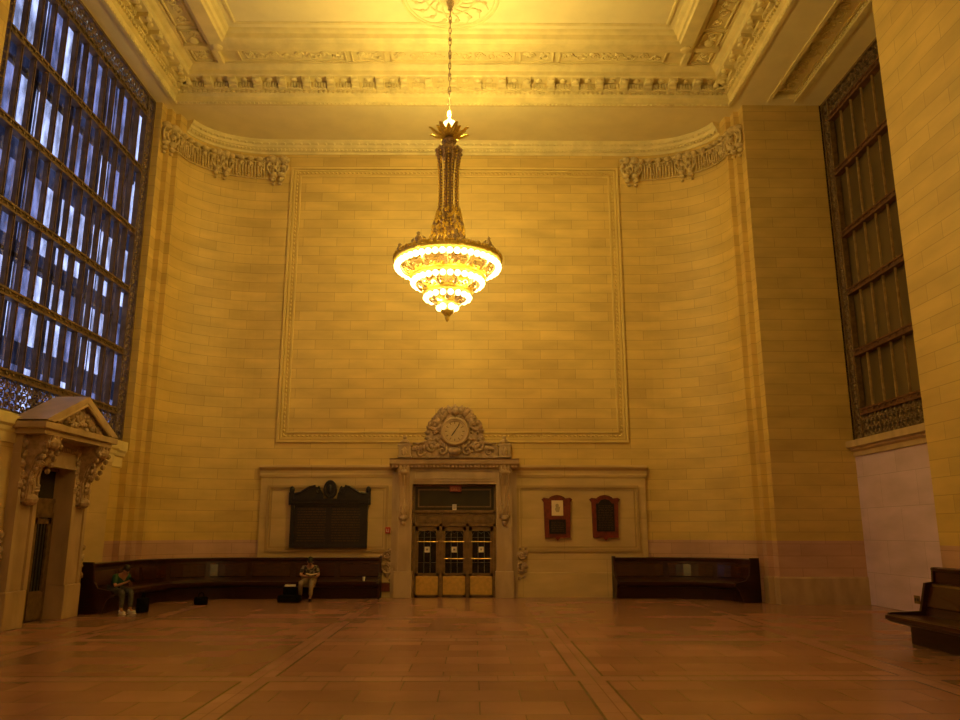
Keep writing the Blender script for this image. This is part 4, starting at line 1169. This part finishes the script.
def person(loc, rz, J, label, shirt, trousers, shoe, item):
    """seated figure, local +X is the way it faces; J joint table"""
    o = empty('person', loc, rz); tag(o, label, 'person')
    P = {}; E = []
    def add(k, co, r1, r2=None, to=None):
        P[k] = (co, r1, r2 or r1)
        if to: E.append((to, k))
    add('pel', J['pel'], .13, .15)
    add('belly', J['belly'], .11, .15, 'pel'); add('chest', J['chest'], .12, .17, 'belly')
    add('neck', J['neck'], .052, .052, 'chest')
    add('jaw', J['jaw'], .065, .06, 'neck'); add('skull', J['skull'], .085, .075, 'jaw'); add('crown', J['crown'], .05, .05, 'skull')
    for s, n_ in ((1, 'l'), (-1, 'r')):
        add('sh' + n_, J['sh' + n_], .06, .06, 'chest'); add('el' + n_, J['el' + n_], .042, .042, 'sh' + n_); add('wr' + n_, J['wr' + n_], .026, .026, 'el' + n_)
        w, h = Vector(J['wr' + n_]), Vector(J['ha' + n_])
        add('ha' + n_, tuple(h), .034, .02, 'wr' + n_)
        d = (h - w).normalized(); side = Vector((0, 1, 0))
        for f in range(4):
            base = h + side * (f - 1.5) * .02 + d * .02; L_ = (.045, .055, .05, .036)[f]
            add('f%d%s' % (f, n_), tuple(base + d * L_ * .5), .009, .009, 'ha' + n_)
            add('g%d%s' % (f, n_), tuple(base + d * L_ * .9 + Vector((0, -s * .012, .012))), .008, .008, 'f%d%s' % (f, n_))
        th = w.lerp(h, .5) + Vector((0, -s * .03, .022)); add('t' + n_, tuple(th), .01, .01, 'ha' + n_); add('u' + n_, tuple(th + d * .03 + Vector((0, 0, .01))), .009, .009, 't' + n_)
        add('hip' + n_, J['hip' + n_], .095, .095, 'pel'); add('kn' + n_, J['kn' + n_], .062, .062, 'hip' + n_); add('an' + n_, J['an' + n_], .038, .038, 'kn' + n_); add('to' + n_, J['to' + n_], .035, .028, 'an' + n_)
    skin_mesh('body', P, E, 'skin', o, 2)
    # shirt: torso with short sleeves
    S = {'pel': (J['pel'], .15, .17), 'belly': (J['belly'], .135, .17), 'chest': (J['chest'], .14, .19), 'col': (lerp(J['chest'], J['neck'], .55), .085, .09)}
    SE = [('pel', 'belly'), ('belly', 'chest'), ('chest', 'col')]
    for n_ in 'lr':
        S['s' + n_] = (J['sh' + n_], .078, .078); S['e' + n_] = (lerp(J['sh' + n_], J['el' + n_], .8), .062, .062); SE += [('chest', 's' + n_), ('s' + n_, 'e' + n_)]
    skin_mesh('shirt', S, SE, shirt, o, 2)
    T = {'pel': (lerp(J['pel'], J['belly'], .15), .155, .165)}; TE = []
    for n_ in 'lr':
        T['h' + n_] = (J['hip' + n_], .105, .105); T['k' + n_] = (J['kn' + n_], .078, .078); T['m' + n_] = (lerp(J['kn' + n_], J['an' + n_], .5), .068, .068); T['a' + n_] = (lerp(J['kn' + n_], J['an' + n_], .9), .062, .062)
        TE += [('pel', 'h' + n_), ('h' + n_, 'k' + n_), ('k' + n_, 'm' + n_), ('m' + n_, 'a' + n_)]
    skin_mesh('trousers', T, TE, trousers, o, 2)
    for n_ in 'lr':
        a, t_ = Vector(J['an' + n_]), Vector(J['to' + n_]); d = (t_ - a); d.z = 0; d.normalize()
        bm = BM(); ang = math.atan2(d.y, d.x); m_ = Matrix.Rotation(ang, 4, 'Z')
        c0 = Vector((a.x, a.y, 0))
        ball(bm, c0 + d * .08 + Vector((0, 0, .045)), (.125, .045, .04), 12, 6, m_); ball(bm, c0 + Vector((0, 0, .07)), (.06, .05, .06), 10, 6, m_)
        box(bm, -.05, .19, -.04, .04, 0, .02, Matrix.Translation(c0) @ m_, .008)
        link('shoe', bm, shoe, o, smooth=True)
    # hair, face
    sk, jw = Vector(J['skull']), Vector(J['jaw']); f = Vector(J['face']).normalized(); up = (sk - jw).normalized(); sd_ = f.cross(up).normalized()
    fm = Matrix((f, sd_, up)).transposed().to_4x4()
    bm = BM(); ball(bm, sk - f * .018 + up * .03, (.098, .088, .085), 12, 8, fm); ball(bm, sk - f * .05 - up * .03, (.06, .078, .07), 10, 6, fm)
    if J.get('cap'): box(bm, .05, .16, -.06, .06, .03, .045, Matrix.Translation(sk) @ fm, .006)
    link('cap' if J.get('cap') else 'hair', bm, 'hair', o, smooth=True)
    c_ = sk.lerp(jw, .45) + f * .078
    def face(nm, p, rr, m_):
        bm = BM(); ball(bm, p, rr, 8, 5, fm); link(nm, bm, m_, o, smooth=True)
    face('nose', c_ + f * .012, (.02, .013, .024), 'skin')
    for e in (-1, 1):
        face('ear', sk.lerp(jw, .45) + sd_ * e * .08, (.018, .01, .03), 'skin')
        face('eye', sk.lerp(jw, .2) + f * .078 + sd_ * e * .03, (.008, .014, .007), 'hair')
    face('mouth', jw + f * .062, (.008, .024, .006), 'hair')
    o.scale = (.9, .9, .9)
    return o
J1 = dict(pel=(0, 0, .57), belly=(.07, 0, .70), chest=(.2, 0, .86), neck=(.33, 0, .97), jaw=(.40, 0, 1.0), skull=(.43, 0, 1.07), crown=(.44, 0, 1.12), face=(.9, 0, -.5),
          shl=(.22, .19, .9), shr=(.22, -.19, .9), ell=(.33, .22, .67), elr=(.33, -.22, .67), wrl=(.53, .08, .76), wrr=(.53, -.08, .76), hal=(.59, .04, .79), har=(.59, -.04, .79),
          hipl=(.1, .1, .55), hipr=(.1, -.1, .55), knl=(.50, .12, .53), knr=(.50, -.12, .53), anl=(.52, .12, .1), anr=(.50, -.12, .1), tol=(.66, .14, .05), tor=(.64, -.13, .05))
p1 = person((-7.62, 18.6, 0), R(-32), J1, 'person in a green T-shirt and jeans bent over a phone on the left bench', 'green', 'denim', 'white', 'phone')
J2 = dict(J1); J2.update(chest=(.1, 0, .90), belly=(.03, 0, .73), neck=(.19, 0, 1.03), jaw=(.25, 0, 1.08), skull=(.27, 0, 1.15), crown=(.27, 0, 1.2), shl=(.1, .2, .95), shr=(.1, -.2, .95),
          ell=(.18, .27, .73), elr=(.18, -.27, .73), wrl=(.40, .16, .68), wrr=(.42, .02, .68), hal=(.47, .12, .68), har=(.49, -.02, .68), cap=True,
          knl=(.50, .06, .53), knr=(.42, -.26, .53), anl=(.46, .04, .1), anr=(.12, -.25, .12), tol=(.6, .02, .05), tor=(.26, -.3, .05))
p2 = person((-3.86, 22.0, 0), R(-78), J2, 'person in a plaid shirt and cap seated below the memorial board', 'plaid', 'khaki', 'bblack', 'book')
bm = BM(); box(bm, -.01, .01, -.045, .045, -.07, .07, bev=.004)
o = link('phone', bm, 'bblack'); o.location = p1.matrix_basis @ Vector((.66, 0, .83)); o.rotation_euler = (0, R(-55), R(-32)); tag(o, 'black phone held up by the person in green', 'phone')
o = empty('open_book', p2.matrix_basis @ Vector((.50, .05, .735)), R(-78)); tag(o, 'small tan book held open by the person in the plaid shirt', 'book')
bm = BM(); box(bm, -.09, .09, 0, .16, 0, .02, Matrix.Rotation(R(12), 4, 'X')); box(bm, -.09, .09, -.16, 0, 0, .02, Matrix.Rotation(R(-12), 4, 'X')); link('cover', bm, 'khaki', o)
bm = BM(); box(bm, -.08, .08, 0, .15, .02, .03, Matrix.Rotation(R(12), 4, 'X')); box(bm, -.08, .08, -.15, 0, .02, .03, Matrix.Rotation(R(-12), 4, 'X')); link('pages', bm, 'poster', o)

def bag(loc, rz, sx, sy, sz, label, nm='bag', m='bblack', strap=True):
    o = empty(nm, loc, rz); tag(o, label, 'bag', 'black bags on the floor' if nm != 'x' else None)
    bm = BM(); box(bm, -sx, sx, -sy, sy, 0, sz, bev=min(sx, sy, sz) * .35); link('bag_body', bm, m, o, smooth=True)
    bm = BM(); box(bm, -sx * .75, sx * .75, -sy - .03, -sy + .01, sz * .12, sz * .6, bev=.015); link('front_pocket', bm, m, o)
    if strap:
        bm = BM(); tube(bm, [(-sx * .4, 0, sz * .95), (-sx * .35, 0, sz + .07), (0, 0, sz + .1), (sx * .35, 0, sz + .07), (sx * .4, 0, sz * .95)], .014, 6); link('handle', bm, m, o)
    return o
bag((-6.95, 18.6, 0), R(-20), .08, .13, .33, 'black backpack on the floor beside the person in green', 'backpack')
bag((-6.3, 20.6, 0), R(30), .16, .1, .2, 'small black bag on the floor at the curve of the left bench', 'shoulder_bag')
bag((-4.32, 21.75, 0), R(5), .17, .12, .37, 'black backpack upright beside the person in the plaid shirt', 'backpack', strap=False)
bag((-4.2, 21.22, 0), R(-6), .3, .14, .19, 'low black duffel bag on the floor before the plaid shirted person', 'duffel_bag')
bm = BM(); box(bm, -.15, .15, -.1, .1, 0, .03, bev=.008); box(bm, -.13, .15, -.1, .08, .03, .045)
o = link('folded_newspaper', bm, 'paper'); o.location = (-4.32, 21.75, .373); o.rotation_euler = (0, 0, R(12)); tag(o, 'folded pale newspaper lying on top of an upright backpack', 'newspaper')
o = empty('glint_cup', (-2.42, 22.28, .475)); tag(o, 'small white cup shape added for a glint at the right end of the long bench', 'cup')  # cup form put where a small white glint shows on the seat
bm = BM(); lathe(bm, (0, 0, 0), [(.025, 0), (.037, .1)], 14); link('cup_body', bm, 'white', o)
bm = BM(); lathe(bm, (0, 0, .1), [(.04, 0), (.04, .012), (.03, .018)], 14); link('lid', bm, 'white', o)

# ------------------------------------------------------------------ lights, world, camera
w = bpy.data.worlds.new('dusk'); scene.world = w; w.use_nodes = True
nt = w.node_tree; bg = nt.nodes['Background']
tc = nt.nodes.new('ShaderNodeTexCoord'); sp = nt.nodes.new('ShaderNodeSeparateXYZ'); rp = nt.nodes.new('ShaderNodeValToRGB')
nt.links.new(tc.outputs['Generated'], sp.inputs[0]); nt.links.new(sp.outputs['Z'], rp.inputs[0]); nt.links.new(rp.outputs[0], bg.inputs[0])
rp.color_ramp.elements[0].color = (.62, .66, .86, 1); rp.color_ramp.elements[1].color = (.46, .52, .86, 1); rp.color_ramp.elements[1].position = .8
bg.inputs[1].default_value = 2.1

ld = bpy.data.lights.new('next_chandelier_glow', 'POINT'); ld.energy = 620; ld.color = (1., .60, .13); ld.shadow_soft_size = .8
lo = bpy.data.objects.new('next_chandelier_glow', ld); lo.location = (0, 4.6, 7.7); col.objects.link(lo)

for rt, zt_, n_, e_ in ((1.18, 7.70, 8, 38), (.80, 7.32, 5, 31), (.3, 6.95, 2, 24)):
    ld = bpy.data.lights.new('tier_lamp', 'POINT'); ld.energy = e_; ld.color = (1., .61, .11); ld.shadow_soft_size = .05
    for k in range(n_):
        a = 2 * PI * (k + .3) / n_
        lo = bpy.data.objects.new('tier_lamp', ld); lo.location = (rt * math.cos(a), 17.2 + rt * math.sin(a), zt_); col.objects.link(lo)
ld = bpy.data.lights.new('crown_lamp', 'POINT'); ld.energy = 1420; ld.color = (1., .72, .19); ld.shadow_soft_size = .09
lo = bpy.data.objects.new('crown_lamp', ld); lo.location = (0, 17.2, 11.66); col.objects.link(lo)

for ob in (bpy.data.objects['stone_portal'], d1, ck, ex): ob.location.x += .06
for ob in bpy.data.objects:
    if ob.name.startswith('paper_notice'): ob.location.x += .06

cd = bpy.data.cameras.new('camera'); cam = bpy.data.objects.new('camera', cd); col.objects.link(cam)
cd.sensor_fit = 'HORIZONTAL'; cd.sensor_width = 36; cd.lens = 776 / 960 * 36; cd.clip_end = 300; cd.clip_start = .1
cam.location = (.6, 0, 1.8); cam.rotation_euler = (R(90 + 12.5), 0, R(-.5))
scene.camera = cam
scene.view_settings.view_transform = 'Standard'; scene.view_settings.look = 'None'; scene.view_settings.gamma = 1
scene.view_settings.exposure = -.26
